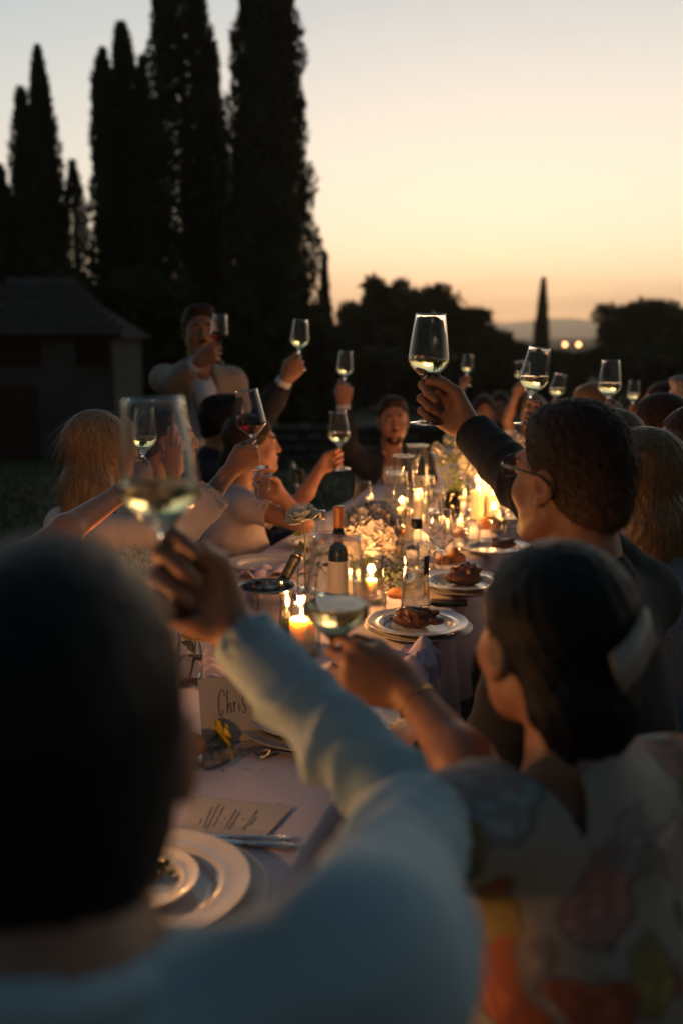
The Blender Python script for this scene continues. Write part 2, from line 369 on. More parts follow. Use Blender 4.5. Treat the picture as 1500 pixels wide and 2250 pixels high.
def skin_mat(name, col):
    return mat(name, col, rough=0.48, var=0.12, vscale=30, bump=0.25, bscale=260, sss=0.06)
def person(label, head, yaw, byaw=None, pitch=0, roll=0, s=1.0, fem=False, lean=(0, 0, 0), arms=None, hair='short', hairm=None, hairx=(), skin=None, cloth='shirt',
           clothm=None, pants=None, res=0.0045, cres=0.009, standing=False, group=None, smile=0, sleeves='long', fold=0.005, strands=0, extra_body=None, eyes=True, facefront=True, inner=None, z_pelvis=0.56, sraise=.02, armw=1.0, crease=.006, seat_back=0.06):
    byaw = yaw if byaw is None else byaw
    H = np.asarray(head, float); MH = basis(yaw, pitch, roll); MB_ = basis(byaw); rt, fw, up = MB_.T
    C = H + MH @ V(0, -.045, -.09) * s + V(0, 0, -.105) * s - fw * .015 + np.asarray(lean, float)          # base of the neck
    ws = (.158 if fem else .178) * s
    if standing: PV = C + V(0, 0, -.52) * s
    else: PV = V(C[0], C[1], max(z_pelvis, C[2] - .60)) - fw * seat_back
    f = .86 if fem else 1.0
    sp = unit(C - PV); MT = np.stack([rt, unit(fw - sp * (fw @ sp)), sp], 1); tl = np.linalg.norm(C - PV)
    T = lambda x, y, z: PV + MT @ V(x, y, z)
    sh = {}; el = {}; wr = {}; hf = {}
    for side, q in (('L', -1), ('R', 1)):
        a = (arms or {}).get(side); S0 = C + rt * q * ws + V(0, 0, -.055 * s)
        if a is None:
            E = S0 + V(0, 0, -.25) * s + rt * q * .05 + fw * .05; Wr = E + fw * .2 * s - rt * q * .09; Wr[2] = max(E[2], .585 if not standing else E[2] - .1)
            if standing: Wr = E + V(0, 0, -.24) + fw * .05
            Y = unit(Wr - E); X = unit(-q * rt - Y * (Y @ (-q * rt))); Z = -q * np.cross(X, Y); pose = 'rest'; W0 = Wr
        else:
            E = np.asarray(a['elbow'], float); G = np.asarray(a['grip'], float); g = unit(a.get('axis', V(0, 0, 1))); pose = a.get('pose', 'stem')
            S0 = S0 + V(0, 0, sraise)
            Y = unit(a['dir']) if 'dir' in a else unit(G - np.asarray(a['wrist'], float))
            X = unit(g - Y * (g @ Y)); Z = -q * np.cross(X, Y)
            go = {'stem': (0.005, .103, -.034), 'point': (.005, .103, -.034), 'cup': (0.0, .085, -.052), 'rest': (0, .08, -.03)}[pose]
            W0 = G - (X * go[0] + Y * go[1] + Z * go[2]) * s * (.95 if fem else 1)
            if 'elbow_auto' in a: pass
        sh[side], el[side], wr[side], hf[side] = S0, E, W0, (X, Y, Z, pose)
    # ---- skin: one mesh; fine at head and arms
    hs = s * (.96 if fem else 1.03)
    neck = [cone(H + MH @ V(0, -.03, -.06) * s, C + V(0, 0, .02), .054 * s * f, .058 * s * f, .02), cone(C + V(0, 0, .0), C + V(0, 0, -.05) + rt * .0, .06 * s * f, .08 * s * f, .03),
            cone(C - rt * ws * .85 + V(0, 0, -.045), C + rt * ws * .85 + V(0, 0, -.047), .044 * s * f, .044 * s * f, .035)]
    chest = [ell(T(0, .005, tl - .19), V(.150 * f, .105, .17) * s, MT, .04), ell(T(0, 0, tl * .45), V(.128 * f, .095, .17) * s, MT, .05), ell(T(0, 0, .03), V(.155, .115, .12) * s, MT, .05)]
    if fem: chest += [ell(T(-.065, .085, tl - .23), V(.058, .05, .06) * s, MT, .03), ell(T(.065, .085, tl - .23), V(.058, .05, .06) * s, MT, .03)]
    legs = []; foot = []
    for q in (-1, 1):
        hp = PV + rt * q * .085 + V(0, 0, -.02)
        if standing: kn = hp + V(0, 0, -.43) + fw * .02; an = kn + V(0, 0, -.42) - fw * .03
        else: kn = hp + fw * .42 * s + rt * q * .03; kn[2] = .53; an = kn + fw * .03; an[2] = .09
        legs += [cone(hp, kn, .082 * s, .058 * s, .03), cone(kn, an, .056 * s, .038 * s, .02)]; foot.append((an, an + fw * .16 + V(0, 0, -.045)))
    V_, F_ = [], []; n0 = 0
    def put(prims, r_, disp=None):
        nonlocal n0
        v, fa = sdf_mesh(prims, r_, disp); V_.append(v); F_.append(fa + n0); n0 += len(v)
    put(head_prims(H, MH, hs, fem, smile) + neck, res if facefront else res * 1.6)
    for side in 'LR':
        S0, E, W0 = sh[side], el[side], wr[side]; X, Y, Z, pose = hf[side]
        hh = s * (.92 if fem else 1.0); f = (.86 if fem else 1.0) * armw
        us = .84 if sleeves == 'long' else 1.0
        ap = [cone(C + (S0 - C) * .35 + V(0, 0, -.03), S0, .045 * f * s * us, .052 * f * s * us, .03), cone(S0, E, .050 * f * s * us, .040 * f * s * us, .03), cone(E, E + (W0 - E) * .35, .038 * f * s, .041 * f * s, .02),
              cone(E + (W0 - E) * .35, W0 - (W0 - E) * .08, .041 * f * s, .0265 * f * s, .02), cone(W0 - (W0 - E) * .1, W0 + Y * .012, .0262 * f * s, .0245 * f * s, .015)]
        put(ap + hand_prims(W0, X, Y, Z, hh, pose, fem), res if (arms and side in arms) else res * 1.8)
    f = .86 if fem else 1.0
    put(chest + neck[1:] + legs + [cone(a, b, .036, .03, .02) for a, b in foot], .014)
    body = mesh_np('person', np.concatenate(V_), np.concatenate(F_), skin_mat(*(skin or ('skin_tan', (.48, .28, .19)))))
    tag(body, label, 'person', group)
    # ---- garments
    def garment(name, prims, m, r_=None, fo=None, seed=0, parent=None):
        fd_ = folds(fold if fo is None else fo, 26, seed, (1, 1, .8), 6)
        def dd(p):
            m = 1.0
            for q in cuffs: m = m * np.clip((np.linalg.norm(p - q, axis=1) - .075) / .05, 0, 1)
            e_ = 0
            if sleeves == 'long' and name in ('shirt', 'jacket'):      # creases round the sleeves
                for sd_ in 'LR':
                    for q0, q1, ph_ in ((el[sd_], wr[sd_], 0.), (sh[sd_], el[sd_], 2.)):
                        ax_ = q1 - q0; ln_ = np.linalg.norm(ax_); ax_ = ax_ / ln_; t_ = (p - q0) @ ax_; r_v = p - q0 - t_[:, None] * ax_; rr_ = np.linalg.norm(r_v, axis=1)
                        u1 = unit(np.cross(ax_, V(.2, .3, 1))); u2 = np.cross(ax_, u1); an_ = np.arctan2(r_v @ u1, r_v @ u2); w_ = np.clip(t_ / .03, 0, 1) * np.clip((ln_ - t_) / .03, 0, 1) * np.clip((.085 - rr_) / .02, 0, 1)
                        s_ = np.sin(58 * t_ + 1.3 * np.sin(an_ + ph_) + 1.1 * np.sin(2 * an_ + 31 * t_ + ph_)); e_ = e_ - crease * w_ * ((1 - np.abs(s_)) ** 1.6 - .25) * (.7 + .5 * np.sin(an_ * 1.0 + 17 * t_))
            return (fd_(p) + e_) * m
        v, fa = sdf_mesh(prims, r_ or cres, dd); return mesh_np(name, v, fa, m, parent or body)
    gth = {'shirt': .010, 'jacket': .015, 'dress': .009}[cloth]
    cuffs = []
    G_ = [ell(T(0, .005, tl - .19), (V(.155 * f, .108, .175) + gth) * s, MT, .05), ell(T(0, 0, tl * .42), (V(.135 * f, .105, .17) + gth) * s, MT, .06), ell(T(0, 0, .04), (V(.155, .118, .12) + gth) * s, MT, .05),
          cone(C - rt * ws * .8 + V(0, 0, -.046), C + rt * ws * .8 + V(0, 0, -.046), (.051 * f + gth) * s, (.051 * f + gth) * s, .05)]
    if fem: G_ += [ell(T(-.065, .085, tl - .23), (V(.058, .05, .06) + gth) * s, MT, .04), ell(T(.065, .085, tl - .23), (V(.058, .05, .06) + gth) * s, MT, .04)]
    G_ += [cone(C + V(0, 0, .022 if cloth != 'dress' else .008) - fw * .004, C + V(0, 0, -.055), (.058 * f + gth) * s, (.088 * f + gth + (.006 if cloth == 'dress' else 0)) * s, .05)]
    if cloth == 'dress': G_ += [ell(C - fw * .022 + V(0, 0, -.055), V(.095, .074, .075) * s, MB_, .04)]
    if cloth == 'jacket': G_ += [cone(T(-.07, 0, -.06), T(.07, 0, -.06), .115, .115, .05)]
    for side in 'LR':
        S0, E, W0 = sh[side], el[side], wr[side]; fa = unit(W0 - E); gth_ = gth; f_ = f; f = f * armw
        cuff = W0 - fa * .025 if sleeves == 'long' else (E + (W0 - E) * .62 if sleeves == 'three' else None)
        G_.append(cone(C + (S0 - C) * .4 + V(0, 0, -.03), S0, (.05 * f + gth) * s, (.054 * f + gth) * s, .04))
        if cuff is None: 
            e2 = S0 + (E - S0) * (.45 if sleeves == 'cap' else .7); cuffs.append(e2)
            G_ += [cone(S0, e2, (.054 * f + gth) * s, (.058 * f + gth) * s, .03)]
            ax = unit(E - S0); G_ += [cyl(e2 - ax * .002, e2 + ax * .12, .12), cyl(e2 - ax * .03, e2 + ax * .05, (.05 * f + gth) * s)]
        else:
            wd = .0 if sleeves == 'long' else .018; cuffs.append(cuff)
            G_ += [cone(S0, E, (.052 * f + gth) * s, (.043 * f + gth) * s, .02), cone(E, E + (cuff - E) * .4, (.042 * f + gth) * s, (.043 * f + gth) * s, .01), cone(E + (cuff - E) * .4, cuff, (.043 * f + gth) * s, (.032 * f + gth + wd) * s, .01), cone(cuff - fa * .055, cuff + fa * .01, (.034 * f + gth + wd) * s, (.034 * f + gth + wd) * s, .004),
                   cyl(cuff - fa * .004, cuff + fa * .15, .09), cyl(cuff - fa * .035, cuff + fa * .05, (.029 * f + gth * .8 + wd) * s)]
    f = .86 if fem else 1.0
    if cloth == 'dress': G_ += [cone(T(-.06, .04, .0), T(-.08, .4, -.03), .115, .09, .06), cone(T(.06, .04, .0), T(.08, .4, -.03), .115, .09, .06)] if not standing else []
    nk = {'shirt': ell(C + fw * .02 + V(0, 0, .060), V(.056, .064, .044) * s, MB_, .006, 's'), 'jacket': ell(C + fw * .045 + V(0, 0, .045), V(.062, .075, .06) * s, MB_, .010, 's'), 'dress': ell(C + fw * .065 + V(0, 0, .035), V(.068, .078, .05) * s, MB_, .012, 's')}[cloth]
    G_.append(nk)
    if cloth == 'jacket':   # open front: a wedge cut away, the shirt shows inside
        G_ += [ell(T(0, .155, tl - .20), V(.105, .085, .29) * s, MT, .008, 's'), ell(T(0, .125, tl - .04), V(.062, .09, .13) * s, MT, .008, 's')]
    gname = {'shirt': 'shirt', 'jacket': 'jacket', 'dress': 'dress'}[cloth]
    gar = garment(gname, G_, clothm, seed=len(label))
    if cloth == 'shirt' and sleeves == 'long':
        ax = unit(unit(C - PV) * .8 - fw * -.25 * 0 + (H - C) * .8)
        cp = [torus(C + V(0, 0, .020) + fw * .004, unit(V(0, 0, 1) + fw * .28), .060 * s * f + .003, .010 * s, .01), torus(C + V(0, 0, .037) + fw * .002, unit(V(0, 0, 1) + fw * .24), .057 * s * f + .003, .0065 * s, .014), torus(C + V(0, 0, .028) + fw * .003, unit(V(0, 0, 1) + fw * .26), .064 * s * f + .003, .0055 * s, .012)]
        v, fa = sdf_mesh(cp, .004); mesh_np('collar', v, fa, clothm, gar)
    if cloth == 'jacket':
        ip = [cone(C + V(0, 0, -.01), T(0, .05, tl - .12), .058 * s, .06 * s, .03), ell(T(0, .008, tl - .19), (V(.14 * f, .108, .165)) * s, MT, .05), ell(T(0, .004, tl * .45), V(.12, .105, .16) * s, MT, .05), torus(C + V(0, 0, .022) + fw * .004, unit(V(0, 0, 1) + fw * .35), .06 * s, .012 * s, .012), ell(C + fw * .05 + V(0, 0, .02), V(.04, .06, .07) * s, MB_, .012, 's')]
        v, fa = sdf_mesh(ip, .007); mesh_np('shirt', v, fa, inner or M_white, body)
        for side in 'LR':
            S0, E, W0 = sh[side], el[side], wr[side]; fa_ = unit(W0 - E); b = W0 - fa_ * .008
            v, fa = sdf_mesh([cone(b - fa_ * .05, b, .038 * s * f, .037 * s * f, .01), cyl(b, b + fa_ * .1, .07), cyl(b - fa_ * .02, b + fa_ * .05, .028 * s * f)], .0035); mesh_np('shirt_cuff', v, fa, inner or M_white, body)
        lp = []
        for q in (-1, 1): lp += [cone(C + rt * q * .062 + fw * .03 + V(0, 0, .0), T(q * .055, .118, tl - .16), .016, .014, .02), cone(T(q * .055, .118, tl - .16), T(q * .012, .125, tl - .33), .015, .008, .02)]
        v, fa = sdf_mesh(lp, .005); mesh_np('lapel', v, fa, clothm, gar)
    if cloth != 'dress' :
        lg = []
        for i in range(0, 4, 2):
            a, b = legs[i], legs[i + 1]; lg += [cone(a[1], a[2], a[3] + .012, a[4] + .014, .03), cone(b[1], b[2], b[3] + .016, b[4] + .02, .03)]
        lg.append(ell(T(0, 0, .0), V(.165, .125, .12) * s, MT, .05)); v, fa = sdf_mesh(lg, .014, folds(.003, 30, 3)); mesh_np('trousers', v, fa, pants or M_darktrouser, body)
    for a, b in foot:
        v, fa = sdf_mesh([cone(a + V(0, 0, -.01), a + V(0, 0, -.05), .042, .04, .02), cone(a + V(0, 0, -.05), b, .04, .034, .02), half(a + V(0, 0, -.088), V(0, 0, -1))], .009); mesh_np('shoe', v, fa, M_shoe, body)
    # ---- hair
    if hair:
        hp = hair_prims(H, MH, hs, hair, hairx)
        def hd(p):
            q = (p - H) @ MH; an = np.arctan2(q[:, 0], -q[:, 1] + .02); an = an + .25 * np.sin(q[:, 2] * 9); lump = np.sin(q @ V(210, 90, 140) + 2 * np.sin(q @ V(60, -110, 80))) * np.sin(q @ V(-120, 170, 190) + 1) + .6 * np.sin(q @ V(330, 280, -240)) * np.sin(q @ V(-260, 340, 310)); return (.0016 if hair in ('crop', 'short', 'fade') else .0009) * lump + (.0022 * np.sin(an * 13 + 5 * np.sin(q[:, 1] * 40) + q[:, 2] * 30) if hair == 'short' else 0) + (.0004 if hair in ('crop', 'fade') else .0014) * np.sin(an * 34 + 6 * np.sin(q[:, 2] * 22)) + .0006 * np.sin(an * 81 + q[:, 2] * 60)
        v, fa = sdf_mesh(hp, res * 1.1 if strands else res * 1.5, hd); ho = mesh_np('hair', v, fa, hairm, body)
        if strands: add_strands(ho, v, fa, H, MH, hs, hair, strands, hairm)
    if eyes and facefront:
        w = loc2w(MH * hs, H); b = MB()
        for q in (-1, 1): 
            v, fa = sdf_mesh([ell(w(q * .031, .0865, .004), V(.0058, .0048, .0058) * hs, MH)], .0018); mesh_np('eye', v, fa, M_eye, body)
            v, fa = sdf_mesh([cone(w(q * .016, .0945, .024), w(q * .032, .0925, .029), .0035, .004, .004), cone(w(q * .032, .0925, .029), w(q * .046, .082, .022), .004, .002, .004)], .002); mesh_np('eyebrow', v, fa, hairm or M_eye, body)
    body['_'] = 0; del body['_']
    return dict(o=body, H=H, MH=MH, hs=hs, C=C, T=T, PV=PV, fw=fw, rt=rt, sh=sh, el=el, wr=wr, MT=MT, tl=tl)
def add_strands(ho, v, fa, H, MH, hs, style, n, m):
    c = v[fa]; nr = np.cross(c[:, 1] - c[:, 0], c[:, 2] - c[:, 0]); ar = np.linalg.norm(nr, axis=1) + 1e-12; nr /= ar[:, None]; ctr = c.mean(1)
    i = RNG.choice(len(fa), n, p=ar / ar.sum()); p = ctr[i].copy(); nn = nr[i]
    up, fwd = MH[:, 2], MH[:, 1]; L_ = {'short': .028, 'crop': .019, 'fade': .014, 'updo': .03, 'long': .10, 'bob': .06}[style] * RNG.uniform(.5, 1.3, n)
    pref = {'short': -fwd * .75 - up * .35, 'crop': -fwd * .6 - up * .5, 'fade': -fwd * .75 - up * .3, 'updo': -fwd - up * .1, 'long': -up, 'bob': -up}[style]
    side = unit(np.cross(up, fwd)); K = 5; wd = .0006; rows = []
    d = pref[None] + RNG.normal(size=(n, 3)) * .16; d -= nn * (d * nn).sum(1)[:, None]; d /= np.linalg.norm(d, axis=1)[:, None] + 1e-9
    lift = RNG.uniform(.02, .22, n) ** 1.2; w_ = np.cross(d, nn); p -= nn * .001
    for k in range(K):
        t = k / (K - 1); ww = wd * (1 - .7 * t)
        rows.append(p - w_ * ww); rows.append(p + w_ * ww)
        grav = V(0, 0, -1) * (.25 * t if style in ('long', 'bob') else .08 * t)
        dd = d + nn * lift[:, None] * (1 - 1.1 * t) + grav; dd /= np.linalg.norm(dd, axis=1)[:, None]; p = p + dd * (L_ / (K - 1))[:, None]
    A = np.stack(rows, 1).reshape(-1, 3); b = (np.arange(n) * 2 * K)[:, None, None]
    q = np.array([[2 * k, 2 * k + 1, 2 * k + 3, 2 * k + 2] for k in range(K - 1)])[None]; o = mesh_np('hair_strands', A, (b + q).reshape(-1, 4), m, ho); o['kind'] = 'stuff'
def hair_mat(name, col, rough=.55):
    return mat(name, col, rough=rough, var=.45, vscale=3, aniso=(60, 60, 4), bump=.6, bscale=4, spec=.22)
M_white = mat('white_cotton', (.72, .71, .69), .8, bump=.15, bscale=400)
M_darktrouser = mat('dark_wool', (.03, .032, .04), .85, bump=.2, bscale=300)
M_shoe = mat('dark_leather', (.03, .02, .015), .4)
M_eye = mat('dark_eye', (.02, .012, .01), .15)
# ------------------------------------------------------------------ ground
def gz(x, y): 
    t = np.clip((np.asarray(y, float) - 8.5) / 14, 0, 1); return -0.85 * t * t * (3 - 2 * t)
def ground():
    ys = np.concatenate([np.linspace(-6, 40, 120), np.geomspace(42, 9000, 40)]); xs = np.concatenate([-np.geomspace(9000, 30, 20), np.linspace(-28, 28, 90), np.geomspace(30, 9000, 20)])
    X, Y = np.meshgrid(xs, ys, indexing='ij'); Z = gz(X, Y) + .012 * np.sin(X * 3.1 + Y) * np.sin(Y * 2.3) * (np.abs(X) < 29) - .012
    v = np.stack([X, Y, Z], -1).reshape(-1, 3); i, j = np.meshgrid(np.arange(len(xs) - 1), np.arange(len(ys) - 1), indexing='ij'); n = len(ys)
    a = (i * n + j).ravel(); f = np.stack([a, a + n, a + n + 1, a + 1], 1)
    m = mat('lawn_soil', (.045, .075, .022), .95, vscale=.55, col2=(.055, .042, .026), bump=.8, bscale=40, bdist=.02)
    tag(mesh_np('ground', v, f, m), kind='structure')
ground()
def grass():
    n = 60000; y = 3 + 19 * RNG.random(n) ** 1.3; x = (RNG.random(n) - .5) * (y * .85 + 2); z = gz(x, y); h = RNG.uniform(.025, .07, n) * (1 + .5 * np.sin(x * 2.1 + y)); w = .004 + y * .0006
    a = RNG.uniform(0, 6.28, n); lx, ly = RNG.normal(size=(2, n)) * .025; p = np.stack([x, y, z], 1)
    v = np.stack([p + np.stack([np.cos(a) * w, np.sin(a) * w, -.01 + 0 * z], 1), p - np.stack([np.cos(a) * w, np.sin(a) * w, .01 + 0 * z], 1), p + np.stack([lx, ly, h], 1)], 1).reshape(-1, 3)
    o = mesh_np('grass', v, np.arange(3 * n).reshape(-1, 3), mat('grass_blade', (.05, .095, .02), .7, vscale=.8, col2=(.075, .07, .03)), smooth=False); tag(o, 'short rough grass of the lawn behind the dinner table', 'grass', kind='stuff')
grass()
# ------------------------------------------------------------------ far ridge
def ridge():
    n = 90; x = np.linspace(-2500, 3600, n); Y = 3000
    h = 40 + 14 * np.exp(-((x - 620) / 170) ** 2) + 10 * np.exp(-((x - 400) / 260) ** 2) + 9 * np.exp(-((x - 800) / 120) ** 2) + 5 * np.sin(x / 130) + 4 * np.sin(x / 47 + 1) - 8 * np.exp(-((x - 500) / 70) ** 2)
    v = []; rows = 7
    for r_ in range(rows):
        t = r_ / (rows - 1)
        for i in range(n): v.append((x[i] + 20 * math.sin(i * 1.7 + r_), Y - 700 * (1 - t), -3 + (h[i] - (0)) * t ** .8 + (4 * math.sin(i * .9 + r_ * 2) if 0 < r_ < rows - 1 else 0)))
    for i in range(n): v.append((x[i], Y + 700, -3))
    f = [(r_ * n + i, r_ * n + i + 1, (r_ + 1) * n + i + 1, (r_ + 1) * n + i) for r_ in range(rows) for i in range(n - 1)]
    tag(mesh_np('mountains', v, f, mat('far_hills', (.20, .17, .15), 1, var=.2, vscale=.004)), kind='structure')
ridge()
# ------------------------------------------------------------------ trees
M_bark = mat('bark', (.10, .075, .05), .95, bump=.6, bscale=12, bdist=.02)
M_cyp = mat('cypress_leaf', (.030, .050, .016), .8, vscale=1.2, col2=(.055, .055, .018))
M_leaf = mat('broad_leaf', (.050, .075, .022), .75, vscale=.9, col2=(.085, .075, .02))
def leafcloud(c, n, size, nrm=None, flat=.6):
    a = RNG.normal(size=(n, 3)); a /= np.linalg.norm(a, axis=1)[:, None]
    if nrm is not None: a = a * flat + nrm; a /= np.linalg.norm(a, axis=1)[:, None]
    b = np.cross(a, RNG.normal(size=(n, 3))); b /= np.linalg.norm(b, axis=1)[:, None]; s = size * RNG.uniform(.6, 1.5, (n, 1))
    return np.stack([c - b * s * .35, c + b * s * .35, c + a * s * 1.4], 1).reshape(-1, 3)
def cypress(label, cx, D, ytop, prof, base_z=None, n=14000, spikes=(), gaps=0.0, leaf=.09):
    # prof: list of (pixel row, half width in pixels) measured down the crown; turned into metres at distance D
    px2m = lambda y: P(cx, y, D)[2]; mpp = D / FPX * 1.03
    x0 = P(cx, 500, D)[0]; gb = float(gz(0, D)) if base_z is None else base_z
    zs = np.array([px2m(y) for y, w in prof][::-1]); ws = np.array([w * mpp for y, w in prof][::-1])
    z0 = gb + .35; z = z0 + (zs[-1] - z0) * RNG.random(n) ** .92; wz = np.interp(z, zs, ws, left=ws[0])
    t = RNG.uniform(0, 2 * np.pi, n); lob = 1 + .10 * np.sin(3 * t + z * .9 + cx) + .08 * np.sin(7 * t + z * 1.7 + cx) + .10 * np.sin(z * 4.1 + 2 * t) + .05 * np.sin(z * 9 + 5 * t)
    rr = RNG.random(n) ** .30 * wz * lob
    keep = np.ones(n, bool)
    if gaps: keep = np.sin(t * 4 + z * .5) * np.sin(z * 1.6 + t * 2 + cx) < 1 - gaps
    z, t, rr = z[keep], t[keep], rr[keep]; k = len(z)
    c = np.stack([rr * np.cos(t), rr * np.sin(t) * .95, z - gb], 1); nv = np.stack([np.cos(t) * .45, np.sin(t) * .45, np.ones(k) * .9], 1)
    root = empty('cypress_tree', (x0, D, gb)); tag(root, label, 'cypress tree', 'tall cypresses beyond the table')
    cr_ = leafcloud(c, k, leaf, nv, .5)
    o = mesh_np('crown', cr_, np.arange(len(cr_)).reshape(-1, 3), M_cyp, root, smooth=False)
    top = zs[-1] - gb; b = MB(); b.tube([(0, 0, -.2), (0.03, 0, .5), (0, .03, top * .5), (0.02, 0, top * .96)], [.24, .2, .12, .02], 8); b.build('trunk', M_bark, root)
    # dense inner foliage mass on the limbs, uneven
    zz = np.linspace(.35, top * .985, 40); v = []; m = 14
    for q in zz:
        w_ = np.interp(q + gb, zs, ws, left=ws[0]) * .72
        for j in range(m): a = 2 * math.pi * j / m; r_ = w_ * (1 + .14 * math.sin(3 * a + q * .9 + cx) + .12 * math.sin(q * 4.1 + 2 * a)); v.append((r_ * math.cos(a), r_ * math.sin(a), q))
    f = [(i * m + j, i * m + (j + 1) % m, (i + 1) * m + (j + 1) % m, (i + 1) * m + j) for i in range(39) for j in range(m)]
    if not gaps: mesh_np('inner_foliage', v, f, M_cyp, root)
    return root
cypress('slender cypress at the far left, partly cut by the photo edge', 8, 27, 368, [(368, 2), (420, 12), (480, 22), (560, 30), (640, 34), (800, 34)], n=7000)
cypress('cypress with a blunt twin tip beside the taller pointed one at left', 62, 27, 200, [(198, 2), (215, 9), (260, 16), (330, 24), (450, 34), (640, 40), (800, 40)], n=9000)
cypress('pointed cypress, tallest of the left hand clump above the stone house', 102, 26, 108, [(108, 1), (140, 7), (200, 16), (260, 24), (340, 33), (450, 42), (640, 50), (800, 50)], n=12000)
cypress('small cypress with sky showing through it, between the two clumps', 166, 27, 360, [(358, 1), (385, 8), (440, 19), (500, 30), (640, 38), (800, 38)], n=5200, gaps=.06)
cypress('cypress with a low pointed tip on the left side of the middle clump', 240, 26, 110, [(112, 1), (140, 9), (180, 20), (260, 28), (450, 32), (640, 34), (800, 34)], n=11000)
cypress('cypress with the highest rounded tip of the middle clump', 283, 26.5, 55, [(55, 3), (75, 12), (110, 17), (180, 22), (300, 40), (500, 50), (800, 50)], n=13000)
cypress('thin cypress spire on the right side of the middle clump', 324, 26, 130, [(128, 1), (170, 8), (230, 18), (330, 30), (500, 40), (800, 40)], n=9000)
cypress('very tall loose cypress with holes of sky, second from the right', 410, 25, -60, [(-110, 20), (-40, 44), (60, 56), (200, 64), (330, 72), (480, 80), (640, 86), (800, 80)], n=36000, gaps=.022)
cypress('narrow side leader cypress against the gap of bright sky', 470, 25.5, 100, [(98, 2), (125, 9), (180, 16), (300, 28), (400, 40), (500, 48), (800, 48)], n=9000)
cypress('largest cypress, a broad dark column at the right of the clump', 590, 24, -80, [(-140, 30), (-60, 46), (60, 62), (200, 72), (330, 84), (430, 92), (560, 97), (700, 100), (800, 98)], n=34000)
cypress('slim young cypress against the sunset beside the big column', 713, 30, 556, [(556, .5), (590, 4), (640, 9), (700, 16), (760, 26), (820, 26)], n=3500)
cypress('lone thin cypress spire standing on the horizon at right', 1197, 62, 618, [(616, .5), (650, 4), (690, 9), (740, 14), (800, 16)], base_z=-.85, n=4500, leaf=.16)
def broad(label, cat, cx, D, ytop, hw, n=9000, leaf=.17, seed=0, dens=1.0, base=-.85, name='broadleaf_tree', nc=90):
    r = np.random.default_rng(seed + 50); x0 = P(cx, 700, D)[0]; ztop = P(cx, ytop, D)[2]; w = hw * D / FPX; hgt = ztop - base
    root = empty(name, (x0, D, base)); tag(root, label, cat, 'trees and bushes on the skyline')
    cs = []; 
    for i in range(nc):
        t = r.uniform(0, 6.28); q = r.random() ** .6; z = r.uniform(.12, .97) if i else .9
        ww = w * math.sqrt(max(.02, 1 - max(0, (z - .35) / .68) ** 2)) ; cs.append((q * ww * math.cos(t) if i else 0, q * ww * .8 * math.sin(t), z * hgt, r.uniform(.08, .19) * max(w, hgt * .5)))
    cs = np.array(cs); k = r.choice(len(cs), int(n * dens)); a = r.normal(size=(len(k), 3)); a /= np.linalg.norm(a, axis=1)[:, None]; rad = cs[k, 3] * r.random(len(k)) ** .38 * np.where(r.random(len(k)) < .2, r.uniform(1, 1.4, len(k)), 1)
    c = cs[k, :3] + a * rad[:, None] * np.array([1, 1, .8]); c[:, 2] = np.maximum(c[:, 2], .05)
    v = leafcloud(c, len(c), leaf, a, 1.2); mesh_np('crown', v, np.arange(len(v)).reshape(-1, 3), M_leaf, root, smooth=False)
    b = MB(); b.tube([(0, 0, -.2), (.05, 0, hgt * .25), (0, 0, hgt * .55)], [.03 * hgt + .04, .025 * hgt, .015 * hgt], 7)
    for i in range(min(7, nc)): b.tube([(0, 0, hgt * .25), cs[i, :3] * V(.5, .5, .7) + V(0, 0, .1 * hgt), cs[i, :3]], [.014 * hgt, .01 * hgt, .004 * hgt], 5)
    b.build('trunk', M_bark, root)
broad('leafy tree with the highest crown, just left of the main raised glass', 'tree', 850, 42, 618, 95, 20000, seed=1)
broad('low loose tree at the left end of the bright horizon gap', 'tree', 782, 44, 672, 62, 9000, seed=2)
broad('open crowned tree with light gaps right behind the main raised glass', 'tree', 945, 46, 632, 100, 9000, seed=3, dens=.8)
broad('tree sloping down to the sunset notch, right of the main raised glass', 'tree', 1025, 44, 676, 72, 11000, seed=4)
broad('rounded dark tree right below the sunset notch', 'tree', 1085, 40, 735, 70, 9000, seed=5, nc=80)
broad('low dark tree left of the lone cypress spire', 'tree', 1150, 44, 762, 70, 9000, seed=6, nc=80)
broad('loose round tree with light holes at the right skyline', 'tree', 1360, 50, 668, 80, 9500, seed=7, dens=.8)
broad('tree with a ragged double crown at the right edge', 'tree', 1430, 48, 664, 90, 13000, seed=8)
broad('sloping dark tree cut by the right edge', 'tree', 1515, 46, 684, 90, 12000, seed=9)
for i, (cx, D, yt, hw, lab) in enumerate([(800, 34, 770, 90, 'dark bush under the leafy trees, left of the main glass'), (940, 33, 790, 90, 'dark bush directly behind the main raised glass'), (1070, 34, 790, 90, 'dark bush behind the far end of the table'),
        (1240, 38, 778, 80, 'dark bush under the two distant lamps'), (1360, 38, 765, 90, 'dark bush behind the raised glass at the right'), (1480, 36, 760, 90, 'dark bush at the right edge behind the guests'), (1180, 33, 800, 90, 'low dark bush below the lone spire')]):
    broad(lab, 'bush', cx, D, yt, hw, 9000, .12, 20 + i, name="bush", nc=70)
for i, (cx, yt) in enumerate([(60, 640), (190, 600), (300, 600), (400, 620), (520, 640), (640, 650), (715, 745)]):
    broad(['dark bush behind the stone house roof', 'dark bush between the cypress clumps', 'dark bush at the foot of the middle cypresses', 'dark bush behind the standing man', 'dark bush left of the biggest cypress', 'dark bush at the foot of the biggest cypress', 'small bush right of the biggest cypress'][i], 'bush', cx, 23.0 if i else 27, yt, 95 if i < 6 else 45, 8000, .10, 40 + i, name="bush", nc=70, base=-.85)

